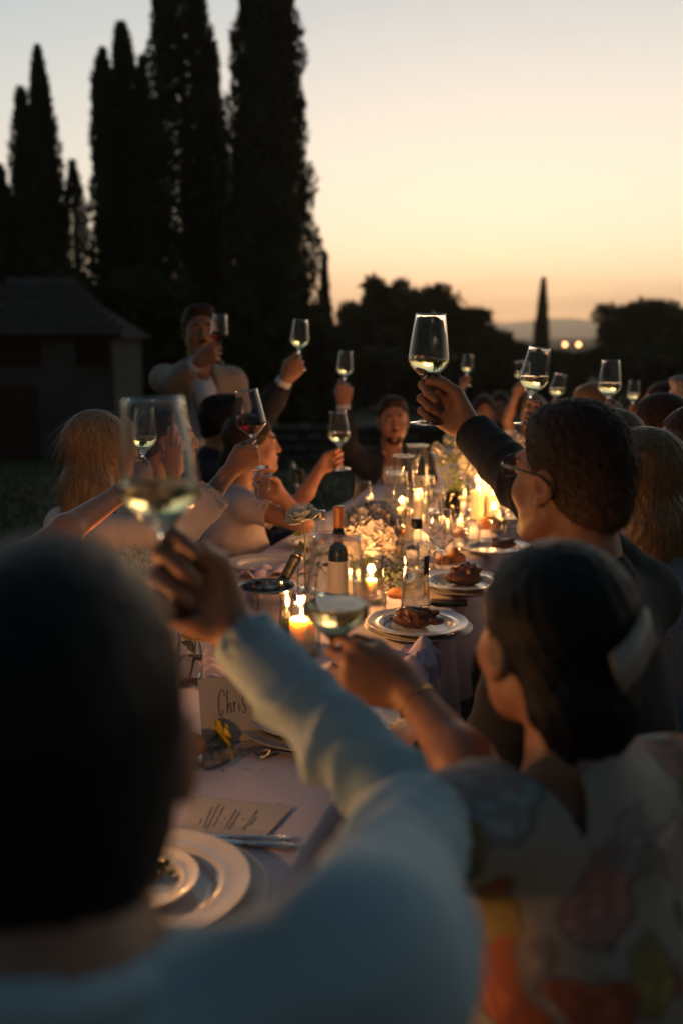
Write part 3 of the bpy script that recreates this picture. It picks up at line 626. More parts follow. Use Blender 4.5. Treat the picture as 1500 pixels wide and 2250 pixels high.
# ------------------------------------------------------------------ stone house at left
def barn():
    D = 17.5; base = float(gz(0, D)) ; x1 = P(250, 800, D)[0]; x0 = P(-420, 800, D)[0]; zt = P(0, 742, D)[2]; zr = P(0, 624, D + 1.25)[2]
    root = empty('stone_house', (x1, D, base)); tag(root, 'low plastered house with a hipped tile roof and dark openings, at left', 'house')
    L_ = lambda x: x - x1
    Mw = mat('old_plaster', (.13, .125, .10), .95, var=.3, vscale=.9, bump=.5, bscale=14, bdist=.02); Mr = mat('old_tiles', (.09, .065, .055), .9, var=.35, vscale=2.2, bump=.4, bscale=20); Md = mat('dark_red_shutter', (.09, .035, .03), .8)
    w = MB(); zt_ = zt - base; zs = P(0, 815, D)[2] - base; zo = P(0, 752, D)[2] - base
    def bx(m_, pa, pb, za, zb, ya=0, yb=.35): m_.box((L_(P(pa, 800, D)[0]), ya, za), (L_(P(pb, 800, D)[0]), yb, zb))
    bx(w, -420, 250, 0, zs); bx(w, -420, 250, zo, zt_ ); bx(w, 92, 166, zs, zo); bx(w, 240, 250, zs, zo); bx(w, -420, -60, zs, zo)
    w.box((L_(x1) - .35, .35, 0), (L_(x1), 2.5, zt_)); w.box((L_(x0), 2.15, 0), (L_(x1) - .35, 2.5, zt_)); w.build('wall', Mw, root, smooth=False)
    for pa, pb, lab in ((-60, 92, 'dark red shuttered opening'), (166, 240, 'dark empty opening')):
        o = MB(); bx(o, pa + 1, pb - 1, zs, zo, .2, .24); q = o.build('window', Md, root, smooth=False); q['label'] = lab  # the empty opening's inner shade is put into this dark panel's colour
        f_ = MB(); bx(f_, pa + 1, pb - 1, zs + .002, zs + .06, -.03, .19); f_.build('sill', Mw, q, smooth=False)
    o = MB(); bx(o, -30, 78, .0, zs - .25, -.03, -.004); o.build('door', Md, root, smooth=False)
    # hipped roof with rows of tiles
    rf = empty('roof', (0, 0, 0)); rf.parent = root; e = .2; X0, X1 = L_(x0) - e, e; Y0, Y1 = -e, 2.5 + e; zr_ = zr - base; hx = 1.3; ym = 1.25
    prim = MB(); vs = [(X0, Y0, zt_), (X1, Y0, zt_), (X1, Y1, zt_), (X0, Y1, zt_), (X0 + hx, ym, zr_), (X1 - hx, ym, zr_)]; prim.add(vs, [(0, 1, 5, 4), (1, 2, 5), (2, 3, 4, 5), (3, 0, 4), (3, 2, 1, 0)]); prim.build('roof_deck', Mr, rf, smooth=False)
    tile = MB(); tile.box((0, 0, 0), (.24, .32, .05)); tm = None; k = 0; rows = 9
    st = MB()
    for r_ in range(rows):
        t = r_ / rows; y = Y0 + (ym - Y0) * t; z = zt_ + (zr_ - zt_) * t; xa = X0 + hx * t; xb = X1 - hx * t; x = xb - .24
        while x > xa:
            if x > L_(P(-30, 800, D)[0]) and k < 290:
                if tm is None: ob = tile.build('tile', Mr, rf, smooth=False); tm = ob
                else: ob = tm.copy(); S.collection.objects.link(ob)
                ob.location = (x, y, z + .02 + .01 * random.random()); ob.rotation_euler = (math.atan2(zr_ - zt_, ym - Y0) - .05, 0, random.uniform(-.03, .03)); k += 1
            x -= .25
barn()
# low dry stone wall
def stone_wall():
    D = 15.5; base = float(gz(0, D)); root = empty('stone_wall', (P(555, 800, D)[0], D, base)); tag(root, 'low dark dry stone wall across the lawn behind the bearded man', 'wall')
    m = mat('field_stone', (.13, .12, .10), .95, var=.4, vscale=3, bump=.6, bscale=9, bdist=.02); x = 0; Lx = P(1010, 800, D)[0] - root.location.x
    core = MB(); core.box((0, .08, 0), (Lx, .36, .55)); core.build('core', m, root, smooth=False)
    protos = []
    for q in range(5):
        b = MB(); b.box((-.5, -.5, -.5), (.5, .5, .5)); v = b.v[0]; v *= 1 - .16 * RNG.random((8, 3)); o = b.build('stone', m, root, bevel=.06); protos.append(o.data); bpy.data.objects.remove(o)
    for row in range(4):
        x = random.uniform(-.1, 0)
        while x < Lx:
            w = random.uniform(.2, .42); o = bpy.data.objects.new('stone', random.choice(protos)); S.collection.objects.link(o); o.parent = root
            o.location = (x + w / 2, .1 + random.uniform(-.03, .03), .08 + row * .155); o.scale = (w, .24, .16); o.rotation_euler = (random.uniform(-.1, .1), random.uniform(-.06, .06), random.uniform(-.1, .1)); x += w + .01
stone_wall()
# two distant lamps
for i, px in enumerate((1240, 1270)):
    D = 58; p = P(px, 757, D); g = -.85; r = empty('street_lamp', (p[0], D, g)); h = p[2] - g
    tag(r, ['left one of the two glowing lamps low on the horizon', 'right one of the two glowing lamps low on the horizon'][i], 'lamp', 'two lamps on the horizon')
    b = MB(); b.tube([(0, 0, 0), (0, 0, h - .1)], [.06, .04], 8); b.build('post', M_shoe, r)
    b = MB(); b.lathe([(.001, -.11), (.08, -.08), (.11, 0), (.08, .08), (.001, .11)], 12, c=(0, 0, h)); b.build('bulb', mat('lamp_glow', (1, .8, .6), .5, emit=(1, .42, .16), estr=9), r)
    b = MB(); b.lathe([(.13, .10), (.10, .16), (.02, .2)], 12, c=(0, 0, h)); b.build('lamp_cap', M_shoe, r)

# thin evening air between here and the hills
def haze():
    b = MB(); b.box((-4200, -30, -14), (4800, 3900, 130)); o = b.build('haze', smooth=False); m = bpy.data.materials.new('evening_haze'); m.use_nodes = True; t = m.node_tree; t.nodes.clear()
    q = t.nodes.new('ShaderNodeOutputMaterial'); v = t.nodes.new('ShaderNodeVolumePrincipled'); v.inputs['Density'].default_value = HAZE; v.inputs['Anisotropy'].default_value = .7; v.inputs['Color'].default_value = (1, .94, .82, 1)
    t.links.new(v.outputs[0], q.inputs['Volume']); o.data.materials.append(m); o['kind'] = 'stuff'; o['label'] = 'thin evening haze over the far hills'
HAZE = .00035
haze()
# ------------------------------------------------------------------ the long table
TH = .765; SL = .275; TW = .83
def xr(y): return -.02 + (y - 1.58) * SL
U2 = unit(V(SL, 1, 0)); N2 = unit(V(1, -SL, 0))
M_cloth = mat('table_linen', (.60, .54, .60), .85, bump=.35, bscale=90, var=.05, vscale=5, sheen=.1)
M_napkin = mat('lilac_linen', (.58, .49, .60), .85, bump=.4, bscale=200)
M_wood = mat('dark_wood', (.09, .05, .03), .5, var=.3, vscale=4, bump=.1)
Y0T, Y1T = .42, 6.95
def table():
    r = empty('banquet_table', (xr(Y0T), Y0T, 0), -math.atan(SL)); tag(r, 'long narrow banquet table running away from the viewer under a pale cloth', 'table')
    Ln = (Y1T - Y0T) / U2[1]; w = TW * U2[1]
    b = MB(); b.box((-w + .01, .01, TH - .035), (-.01, Ln - .01, TH - .006)); b.build('tabletop', M_wood, r, smooth=False)
    for i in range(5):
        for x in (-w + .12, -.12):
            b = MB(); b.tube([(x, .3 + i * (Ln - .6) / 4, 0), (x, .3 + i * (Ln - .6) / 4, TH - .036)], [.022, .03], 8); b.build('leg', M_wood, r)
    c = []; ny, nx = 220, 26; f = []
    xs = np.concatenate([[-w - .012 - .002], np.linspace(-w - .006, .006, nx - 2), [.014]])
    prof = [(-w - .030, -.30), (-w - .022, -.15), (-w - .014, -.03), (-w - .006, -.004), *[(x, 0) for x in np.linspace(-w + .004, -.004, 18)], (.006, -.004), (.014, -.03), (.022, -.15), (.030, -.30)]
    for j in range(ny):
        y = -.015 + (Ln + .03) * j / (ny - 1)
        for x, z in prof:
            a = -z / .3; fl = a * .022 * math.sin(y * 17 + 2 * math.sin(y * 5)) * (1 if x > -.4 else -1)
            c.append((x + fl, y, TH - .002 + z + (.0016 * math.sin(y * 7 + x * 9) + .0012 * math.sin(x * 23 - y * 11)) * (1 - a) + (0.004*a*math.sin(y*9))))
    k = len(prof); f = [(j * k + i, j * k + i + 1, (j + 1) * k + i + 1, (j + 1) * k + i) for j in range(ny - 1) for i in range(k - 1)]
    o = mesh_np('tablecloth', c, f, M_cloth, loc=r.location); o.rotation_euler = r.rotation_euler; tag(o, 'pale lilac white linen cloth covering the long banquet table', 'tablecloth')
table()
M_gl = mat('clear_glass', (1, 1, 1), 0.0, trans=1, ior=1.46)
M_ww = mat('white_wine', (.93, .90, .50), 0.0, trans=1, ior=1.34); M_rw = mat('red_wine', (.045, .002, .004), 0.0, trans=1, ior=1.34); M_water = mat('water_liquid', (.97, .99, .98), 0, trans=1, ior=1.33)
M_tg = thin_glass(base=.06, edge=.9); M_bot = thin_glass('bottle_glass', (.93, .96, .93), .07, .85); M_dark = thin_glass('dark_bottle_glass', (.10, .12, .05), .08, .85)
def smooth_prof(p, n=3):
    p = np.array(p, float); o = []
    for i in range(len(p) - 1):
        a, b, c, d = p[max(i - 1, 0)], p[i], p[i + 1], p[min(i + 2, len(p) - 1)]
        for k in range(n):
            t = k / n; o.append(.5 * (2 * b + (c - a) * t + (2 * a - 5 * b + 4 * c - d) * t * t + (3 * b - a - 3 * c + d) * t ** 3))
    o.append(p[-1]); o = np.array(o); o[:, 0] = np.maximum(o[:, 0], .0003); return [tuple(q) for q in o]
G_OUT = [(.0003, 0), (.034, 0), (.0362, .0012), (.034, .0026), (.022, .005), (.012, .008), (.0062, .013), (.0042, .022), (.0037, .05), (.0040, .078), (.0058, .090), (.0105, .0975), (.018, .1045), (.030, .1155), (.0400, .1255), (.0437, .1305), (.0449, .1362), (.0443, .143), (.0412, .17), (.0372, .2), (.0325, .2335), (.0329, .2345), (.0325, .2355)]
G_IN = [(.0313, .2350), (.0315, .2335), (.0364, .2), (.0404, .17), (.0435, .143), (.0440, .1365), (.0427, .1320), (.0388, .1270), (.0290, .1175), (.017, .1068), (.008, .1025), (.0003, .1015)]
GP = smooth_prof(G_OUT, 3) + smooth_prof(G_IN, 3); GLASS_ME = None
WG_LABELS = {}
def wine_glass(label, base, axis, liquid='white', level=.150, sc=1.0, group='raised wine glasses', tilt=None):
    global GLASS_ME
    if GLASS_ME is None:
        b = MB(); b.lathe(GP, 48); o = b.build('wine_glass', M_gl); GLASS_ME = o.data
    else: o = bpy.data.objects.new('wine_glass', GLASS_ME); S.collection.objects.link(o)
    A = frame_to(axis); o.matrix_world = Matrix.Translation(Vector(base)) @ Matrix(A.tolist()).to_4x4() @ Matrix.Scale(sc, 4)
    tag(o, label, 'wine glass', group)
    if liquid:
        up = A.T @ unit(V(0, 0, 1) + (np.array(tilt) if tilt is not None else 0)); inn = np.array(G_IN[::-1]); n = 40; rows = 14; vs = []
        rz = lambda z: np.interp(z, inn[:, 1], inn[:, 0] - .0005)
        zt = []
        for k in range(n):
            t = 2 * math.pi * k / n; e = up[0] * math.cos(t) + up[1] * math.sin(t); z = level
            for _ in range(12): z = min(.232, max(.106, level - rz(z) * e / up[2]))
            zt.append(z)
        for r_ in range(rows):
            f = r_ / (rows - 1)
            for k in range(n):
                z = .1025 + (zt[k] - .1025) * f; t = 2 * math.pi * k / n; vs.append((rz(z) * math.cos(t), rz(z) * math.sin(t), z))
        vs.append((0, 0, .1022)); vs.append((0, 0, level)); f = [(r_ * n + k, r_ * n + (k + 1) % n, (r_ + 1) * n + (k + 1) % n, (r_ + 1) * n + k) for r_ in range(rows - 1) for k in range(n)]
        f += [((k + 1) % n, k, rows * n) for k in range(n)] + [((rows - 1) * n + k, (rows - 1) * n + (k + 1) % n, rows * n + 1) for k in range(n)]
        w = mesh_np('wine', vs, f, {'white': M_ww, 'red': M_rw}[liquid], o)
        for i, pl in enumerate(w.data.polygons):
            if i >= len(f) - n: pl.use_smooth = False
    return o
def raised(label, rim, foot, D, D2=None, liquid='white', level=.15, sc=None, tilt=None):
    b = P(*foot, D if D2 is None else D2); t = P(*rim, D); L_ = np.linalg.norm(t - b); a = unit(t - b); s_ = sc or max(.85, min(1.15, L_ / .235))
    print('GLASS', label[:30], round(L_, 3)); wine_glass(label, b, a, liquid, level, s_, tilt=tilt)
    return lambda h: b + a * h * s_, a
# ---- candles
M_wax = mat('ivory_wax', (.85, .72, .52), .45, sss=.6); _w = MATS['ivory_wax'].node_tree.nodes['Principled BSDF']; _w.inputs['Subsurface Scale'].default_value = .035; _w.inputs['Subsurface Radius'].default_value = (1, .75, .45); _w.inputs['Subsurface Weight'].default_value = .9
M_wick = mat('burnt_wick', (.02, .015, .01), .9); M_flame = mat('candle_flame', (1, .7, .3), .5, emit=(1, .52, .17), estr=14)
FL = smooth_prof([(.0003, 0), (.0035, .003), (.0048, .009), (.0042, .017), (.0022, .026), (.0003, .034)], 2)
def flame(parent, x, y, z, s=1.0, watt=.5, h=1.0):
    b = MB(); b.tube([(x, y, z - .006), (x + .001, y, z + .008)], [.0009, .0007], 5); b.build('wick', M_wick, parent)
    b = MB(); b.lathe([(r * s, q * s * h) for r, q in FL], 12, c=(x, y, z + .003)); b.build('flame', M_flame, parent)
    l = bpy.data.lights.new('candle_light', 'POINT'); o = bpy.data.objects.new('candle_light', l); S.collection.objects.link(o); o.parent = parent; o.location = (x, y, z + .018 * s + .012)
    l.energy = watt * 9.0; l.color = (1, .42, .13); l.shadow_soft_size = .012
WATT = .5
def pillar(label, base, r=.034, h=.10, fs=1.0, watt=None, group='lit candles on the table', name='pillar_candle', n=1):
    o = empty(name, base); tag(o, label, 'candle', group); b = MB()
    b.lathe([(.0003, 0), (r * .97, 0), (r, .003), (r * 1.0, h * .5), (r * .985, h - .004), (r * .93, h), (r * .8, h - .0015), (r * .45, h - .006), (.0003, h - .007)], 28); b.build('wax', M_wax, o)
    flame(o, 0, 0, h - .004, fs, WATT if watt is None else watt); return o
def cylinder(label, base, r, h, group='clear glass candle cylinders', name='glass_cylinder', mt=None):
    b = MB(); b.lathe([(.0003, .006), (r * .9, .006), (r - .002, .010), (r - .002, h - .001), (r - .0015, h + .001), (r, h + .001), (r, h - .001), (r, .003), (r * .95, 0), (.0003, 0)], 40)
    o = b.build(name, mt or M_tg, loc=base); 
    tr_ = MB(); tr_.lathe([(r + .0006 + .0016 * math.cos(t), h + .0016 * math.sin(t)) for t in np.linspace(0, 2 * math.pi, 9)], 40); tr_.build('rim', M_gl, o)
    tag(o, label, 'candle holder' if 'candle' in label else 'glass', group); return o
def tumbler(label, base, r=.036, h=.09, group='small glasses on the table', water=None):
    b = MB(); b.lathe([(.0003, 0), (r * .85, 0), (r * .9, .002), (r, h), (r - .0015, h + .0005), (r - .0025, h - .001), (r * .86, .008), (.0003, .007)], 32); o = b.build('tumbler', M_tg, loc=base); tr_ = MB(); tr_.lathe([(r - .0008 + .0013 * math.cos(t), h + .0013 * math.sin(t)) for t in np.linspace(0, 2 * math.pi, 9)], 32); tr_.build('rim', M_gl, o); tag(o, label, 'glass', group)
    return o
z0 = V(0, 0, TH)
def T0(px, py): return TZ(px, py, TH)
# near pillar in glass by the ice bucket
b0 = T0(664, 1432); pillar('big ivory pillar candle beside the steel ice bucket, nearest lit candle', b0, .033, .088, 1.15); cylinder('short clear candle glass round the nearest pillar candle', b0, .048, .135)
b1 = T0(814, 1322); pillar('short ivory candle in the clear glass left of the water bottle', b1 + V(0, 0, .012), .0185, .058, .85, .3); cylinder('clear candle glass cylinder in front of the hydrangea', b1, .040, .15)
pillar('small votive candle close behind the glass vase in the middle of the table', T0(778, 1305), .016, .05, .8, .25)
# tall cylinders behind the hydrangea
TC = [((869, 1232), .037, .315, 'tall glass cylinder, nearest and leftmost of the tall three', (882, 1232), .12, 'tall ivory candle in the nearest tall glass cylinder'),
      ((884, 1190), .039, .335, 'tall glass cylinder, middle one of the tall three', (889, 1190), .125, 'candle in the middle tall glass cylinder'),
      ((914, 1160), .043, .345, 'tall glass cylinder, farthest and highest of the three', (905, 1160), .115, 'candle with bright double flame in the farthest tall cylinder')]
for (bp, r, h, lb, cp, ch, cl) in TC:
    q = T0(*bp); cylinder(lb, q, r, h); o = pillar(cl, q + V(.004, 0, .007), .026, ch, 1.25)
    if 'double' in cl: flame(o, .012, -.008, ch - .004, 1.2, .3)
q = T0(936, 1160); cylinder('narrow glass candle cylinder right of the tall three', q, .030, .215); 
for i, (px, py) in enumerate([(972, 1165), (986, 1172), (1011, 1160), (1046, 1110), (1095, 1150), (1100, 1095), (1020, 1100)]):
    q = T0(px, py); lab = ['left one of two small tea lights behind the dark capped water bottle', 'right one of two small tea lights behind the dark capped water bottle', 'single bright tea light left of the wide hurricane glass', 'tea light behind the wide hurricane glass', 'tea light right of the wide hurricane glass', 'far tea light behind the right side of the hurricane glass', 'tea light under the white roses'][i]
    o = empty('tea_light', q); tag(o, lab, 'tea light', 'small tea lights'); b = MB(); b.lathe([(.0003, .001), (.019, .001), (.02, .004), (.019, .022), (.0003, .021)], 20); b.build('wax', M_wax, o)
    b = MB(); b.lathe([(.0003, 0), (.027, 0), (.029, .003), (.031, .06), (.030, .0605), (.0275, .006), (.0003, .005)], 28); b.build('glass_cup', M_tg, o); flame(o, 0, 0, .022, .95, .25)
# wide hurricane glass with three pillars
q = T0(1062, 1142); cylinder('wide hurricane glass holding three pillar candles', q, .082, .19)
for i, (dx, dy, h) in enumerate([(-.032, -.015, .125), (.034, -.02, .105), (.004, .035, .14)]): pillar('%s of the three pillar candles in the wide hurricane glass' % ['left front and mid height one', 'right front and lowest one', 'rear and tallest one'][i], q + V(dx, dy, .007), .0285, h, .95, .075)
for i, (px, py, h) in enumerate([(1112, 1040, .24), (1128, 1030, .20), (1180, 1005, .16), (1085, 1050, .12)]):
    q = T0(px, py); cylinder(['tall glow lit glass cylinder near the far end of the table', 'second glow lit cylinder near the far end, behind the tall one', 'glass candle cylinder at the far right table end', 'short far candle glass left of the glow lit cylinders'][i], q, .045, h); pillar(['far candle in the tall glow lit cylinder', 'far candle in the second glow lit cylinder', 'far candle at the right table end', 'far candle in the short glass'][i], q + V(0, 0, .007), .028, h * .4, 1.1)
for i, (bp_, wt_) in enumerate([(T0(215, 1470), .35), (V(-.52, 1.22, TH), .6), (V(-.60, .98, TH), .85)]):  # unseen candles, added for the warm light on the raised blue sleeve
    pillar(['ivory candle hidden left of the umbel flower, farthest of the near left three', 'ivory candle behind the head of the man in blue, middle of the near left three', 'ivory candle on the near left table edge, nearest of the left three'][i], bp_ + V(0, 0, .007), .03, .19, 1.0, wt_); cylinder(['farthest of three tall candle cylinders hidden behind the near left head', 'middle of three tall candle cylinders hidden behind the near left head', 'nearest of three tall candle cylinders hidden behind the near left head'][i], bp_, .045, .27)
# ---- bottles
def water_bottle(label, base, h=.27, r=.044, fill=.45, capm=None):
    o = empty('water_bottle', base); tag(o, label, 'bottle', 'clear water bottles'); pr = smooth_prof([(.0003, .003), (r * .9, 0), (r, .006), (r * .97, .02), (r * .86, h * .34), (r * .78, h * .50), (r * .80, h * .56), (r * .86, h * .63), (r * .84, h * .68), (r * .6, h * .73), (r * .36, h * .765), (r * .31, h * .82), (r * .30, h * .9), (r * .33, h * .915)], 3)
    b = MB(); b.lathe(pr, 40); b.build('bottle_body', M_bot, o)
    pi = [(max(a - .003, .0003), z + .004) for a, z in pr]; 
    wl = h * fill; b = MB(); w = [(a, z) for a, z in pi if z < wl]; b.lathe([(.0003, .006)] + w[3:] + [(w[-1][0], wl), (.0003, wl)], 32); b.build('water', M_water, o)
    b = MB(); b.lathe([(.0003, h * .905), (r * .36, h * .905), (r * .37, h * .91), (r * .37, h * .985), (r * .33, h), (.0003, h)], 24); b.build('cap', capm or M_shoe, o)
    b = MB(); n = 8; vs = []
    for i in range(n + 1):
        t = R(-62 + 30 * i / n); 
        for z, rr in ((h * .42, .90), (h * .62, .92)): vs.append(((r * rr + .0015) * math.cos(t), (r * rr + .0015) * math.sin(t), z))
    b.add(vs, [(2 * i, 2 * i + 2, 2 * i + 3, 2 * i + 1) for i in range(n)]); lb = b.build('paper_label', mat('dark_label', (.03, .025, .03), .6), o); sm = lb.modifiers.new('s', 'SOLIDIFY'); sm.thickness = .0005
    return o
water_bottle('clear water bottle with dark cap standing right of the hydrangea, in focus', T0(912, 1340)); 
water_bottle('clear water bottle with silver cap standing left of the orange capped wine bottle', T0(706, 1308), .265, .043, .35, mat('dull_steel', (.35, .34, .33), .35, 1.0))
def wine_bottle(label, base, capcol, h=.305, r=.0375, axis=(0, 0, 1), lab=True, glass=None, group='wine bottles'):
    o = empty('wine_bottle', base); o.rotation_mode = 'QUATERNION'; o.rotation_quaternion = Matrix(frame_to(axis).tolist()).to_quaternion(); tag(o, label, 'bottle', group)
    pr = smooth_prof([(.0003, .01), (r * .8, .001), (r * .97, .002), (r, .01), (r, h * .3), (r, h * .58), (r * .93, h * .64), (r * .6, h * .71), (r * .40, h * .77), (r * .37, h * .85), (r * .36, h * .97), (r * .37, h * .985)], 3)
    b = MB(); b.lathe(pr, 36); b.build('bottle_body', glass or M_dark, o)
    b = MB(); b.lathe([(r * .385, h * .80), (r * .395, h * .802), (r * .385, h * .9), (r * .385, h * .965), (r * .41, h * .97), (r * .41, h * .995), (r * .39, h), (.0003, h)], 28); b.build('capsule', mat('capsule_' + capcol[0], capcol[1], .45, metal=.2), o)
    if lab:
        b = MB(); vs = []; n = 20
        for i in range(n + 1):
            t = R(-180 + 200 * i / n)
            for z in (h * .18, h * .50): vs.append(((r + .0006) * math.cos(t), (r + .0006) * math.sin(t), z))
        b.add(vs, [(2 * i, 2 * i + 2, 2 * i + 3, 2 * i + 1) for i in range(n)]); b.build('paper_label', mat('cream_label', (.55, .5, .42), .8), o)
    return o
wine_bottle('wine bottle with orange foil capsule left of the hydrangea', T0(744, 1338), ('orange', (.50, .20, .08)), lab=True)
wine_bottle('dark wine bottle far back on the table between roses and hurricane glass', T0(925, 1110), ('far', (.03, .03, .03)), h=.29)
# ---- ice bucket
bk = T0(588, 1424); o = empty('ice_bucket', bk); tag(o, 'polished steel ice bucket holding a leaning wine bottle', 'ice bucket'); M_steel = mat('polished_steel', (.36, .355, .35), .12, 1.0, bump=.04, bscale=20)
b = MB(); b.lathe(smooth_prof([(.0003, .002), (.052, 0), (.056, .004), (.060, .05), (.066, .11), (.071, .158), (.074, .162), (.073, .165), (.0695, .160), (.064, .11), (.057, .05), (.05, .008), (.0003, .007)], 2), 44); b.build('bucket', M_steel, o)
for q in (-1, 1):
    b = MB(); b.tube([V(q * .068, 0, .125) + V(0, .016 * math.cos(t), .016 * math.sin(t)) + V(q * .004, 0, 0) for t in np.linspace(0, 2 * math.pi, 17)], .003, 8, False); b.build('ring_handle', M_steel, o)
ax = unit(P(652, 1226, 2.62) - P(606, 1312, 2.60)); wbt = wine_bottle('dark wine bottle with black foil capsule leaning in the ice bucket', P(652, 1222, 2.62) - ax * .305, ('black', (.02, .02, .022)), axis=ax, lab=False)
tp = P(652, 1222, 2.62); b = MB(); A = frame_to(ax)
b = MB(); b.lathe([(.0003, .0), (.0145, .0), (.0150, .002), (.0150, .010), (.0135, .012), (.0128, .006), (.0003, .005)], 24, c=(0, 0, .3065)); bt = b.build('bottle_mouth', mat('gold_foil', (.75, .55, .35), .2, 1.0), wbt)
def cloth_patch(name, label, cat, c, u, v, nu=40, nv=30, h=.03, seed=0, m=None, edge=None, grp=None, rumple=1.0):
    # a rumpled cloth lying at c, spanning u x v; beyond edge() it falls down
    r = np.random.default_rng(seed); ks = r.normal(size=(6, 2)) * 9; ph = r.uniform(0, 6, 6); vs = []
    for j in range(nv):
        for i in range(nu):
            a, b_ = i / (nu - 1) - .5, j / (nv - 1) - .5; p = np.asarray(c) + u * a * (1 + .12 * math.sin(b_ * 9 + seed)) + v * b_ * (1 + .15 * math.sin(a * 7))
            z = abs(sum(math.sin(ks[k] @ V(a, b_) + ph[k] + 1.3 * math.sin(4 * a + k)) for k in range(6))) / 6 * h * 2.0 * rumple + .004 + h * .7 * math.exp(-(a * a + b_ * b_) * 9)
            x, y = p[0], p[1]; over = (x - xr(y) - .012) * U2[1] if edge else -1
            if over > 0: p = p + N2 * (-over + .022 + .012 * math.sin(y * 60)); z = -over + z * .15; p = p + N2 * 0
            vs.append((p[0], p[1], TH + z))
    f = [(j * nu + i, j * nu + i + 1, (j + 1) * nu + i + 1, (j + 1) * nu + i) for j in range(nv - 1) for i in range(nu - 1)]
    o = mesh_np(name, vs, f, m or M_napkin); sm = o.modifiers.new('s', 'SOLIDIFY'); sm.thickness = .0015; tag(o, label, cat, grp); return o
cloth_patch('napkin', 'rumpled lilac napkin draped off the table edge in front of the meat plate', 'napkin', T0(940, 1468), V(.24, .06, 0), V(-.06, .21, 0), 60, 44, .03, 6, edge=True, grp='lilac napkins')
cloth_patch('napkin', 'lilac napkin hanging over the far rim side of the ice bucket', 'napkin', T0(560, 1360) + V(0, .04, .155), V(.14, .05, 0), V(-.03, .12, 0), 36, 30, .03, 8, grp='lilac napkins')
cloth_patch('napkin', 'folded pale napkin lying by the woman in pink at the left table edge', 'napkin', T0(612, 1262), V(.26, .05, 0), V(-.04, .13, 0), 36, 30, .02, 9, grp='lilac napkins')
cloth_patch('napkin', 'lilac napkin lying behind the name card', 'napkin', T0(470, 1475), V(.16, .03, 0), V(-.03, .18, 0), 30, 30, .02, 12, grp='lilac napkins')
# ---- plates and food
M_plate = mat('grey_stoneware', (.56, .57, .58), .22, var=.06, vscale=20, coat=.3); M_charger = mat('pale_charger', (.50, .46, .43), .35, var=.08, vscale=14)
def plate(label, c, r=.135, z=0, m=None, name='plate', group='dinner plates', bead=False):
    b = MB(); k = r / .135; b.lathe(smooth_prof([(.0003, .004), (.080 * k, .004), (.088 * k, .007), (.097 * k, .0165), (.104 * k, .0185), (.112 * k, .0175), (.128 * k, .0205), (.135 * k, .0225), (.1355 * k, .0212), (.128 * k, .0175), (.1 * k, .012), (.086 * k, .002), (.078 * k, 0), (.0003, .0005)], 2), 64)
    o = b.build(name, m or M_plate, loc=np.asarray(c) + V(0, 0, z)); tag(o, label, 'plate', group); return o
M_meat = mat('roast_meat', (.11, .045, .025), .38, var=.6, vscale=38, bump=.9, bscale=70, bdist=.004, coat=.2); M_bread = mat('bread_crust', (.46, .20, .07), .8, var=.45, vscale=26, bump=.6, bscale=80, bdist=.003)
def blob(name, label, cat, prims, m, c, res=.003, amp=.004, fr=90, seed=0, grp=None):
    v, f = sdf_mesh(prims, res, folds(amp, fr, seed)); o = mesh_np(name, v, f, m, loc=c); tag(o, label, cat, grp); return o
def meat(label, c, sc=1.0, seed=0):
    r = np.random.default_rng(seed); p = [ell((0, 0, .018), V(.05, .03, .02) * sc, None, .02)]
    for i in range(7): a = V(r.uniform(-.035, .03), r.uniform(-.02, .02), r.uniform(.02, .038)) * sc; p.append(cone(a, a + V(r.uniform(.01, .04), r.uniform(-.012, .012), r.uniform(-.008, .012)) * sc, .012 * sc, .006 * sc, .006))
    return blob('roast_meat', label, 'food', p, M_meat, c, .0028, .0035, 120, seed, 'meat on the plates')
pA = T0(915, 1392); plate('wide charger plate under the sharp meat plate', pA + V(.004, .002, 0), .144, m=M_charger, name='charger_plate', group='charger plates'); plate('grey dinner plate with roast meat, sharpest plate, at the table edge', pA, .135, .014)
meat('dark roast meat piece on the sharpest plate', pA + V(-.01, 0, .022), 1.15, 3); meat('small dark lump of meat at the right of the sharpest plate', pA + V(.045, -.012, .022), .55, 8)
pB = T0(1010, 1296); plate('charger plate under the second plate on the right side', pB, .146, m=M_charger, name='charger_plate', group='charger plates'); plate('second dinner plate on the right side, half behind the dark haired woman', pB, .135, .014); meat('dark meat on the second right plate', pB + V(.01, 0, .022), 1.2, 4)
pC = T0(1085, 1212); plate('third plate along the right side, by the man in glasses', pC, .135, .002); meat('dark meat on the third right plate', pC + V(.03, 0, .01), .9, 6)
pD = T0(700, 1600); plate('charger plate crossed by the raised blue sleeve', pD, .165, m=M_charger, name='charger_plate', group='charger plates'); plate('white plate stacked on the charger behind the raised blue sleeve', pD + V(-.01, 0, 0), .135, .014); plate('small bowl plate on top of the stack behind the blue sleeve', pD + V(-.012, -.002, 0), .09, .026); meat('dark food scraps in the small bowl plate', pD + V(-.05, 0, .03), .5, 9)
pE = T0(318, 1985); plate('charger plate at the bottom left in front of the man in the blue shirt', pE + V(.012, -.006, 0), .162, m=M_charger, name='charger_plate', group='charger plates'); plate('large glossy rimmed plate at the bottom left', pE, .148, .014); plate('small blue grey inner dish on the bottom left plate', pE + V(-.008, -.004, 0), .085, .022); meat('dark morsel in the inner dish at the bottom left', pE + V(-.012, -.004, .03), .7, 11)
pF = T0(612, 1252); plate('white plate across the table beside the folded napkin', pF + V(-.05, .03, 0), .13)
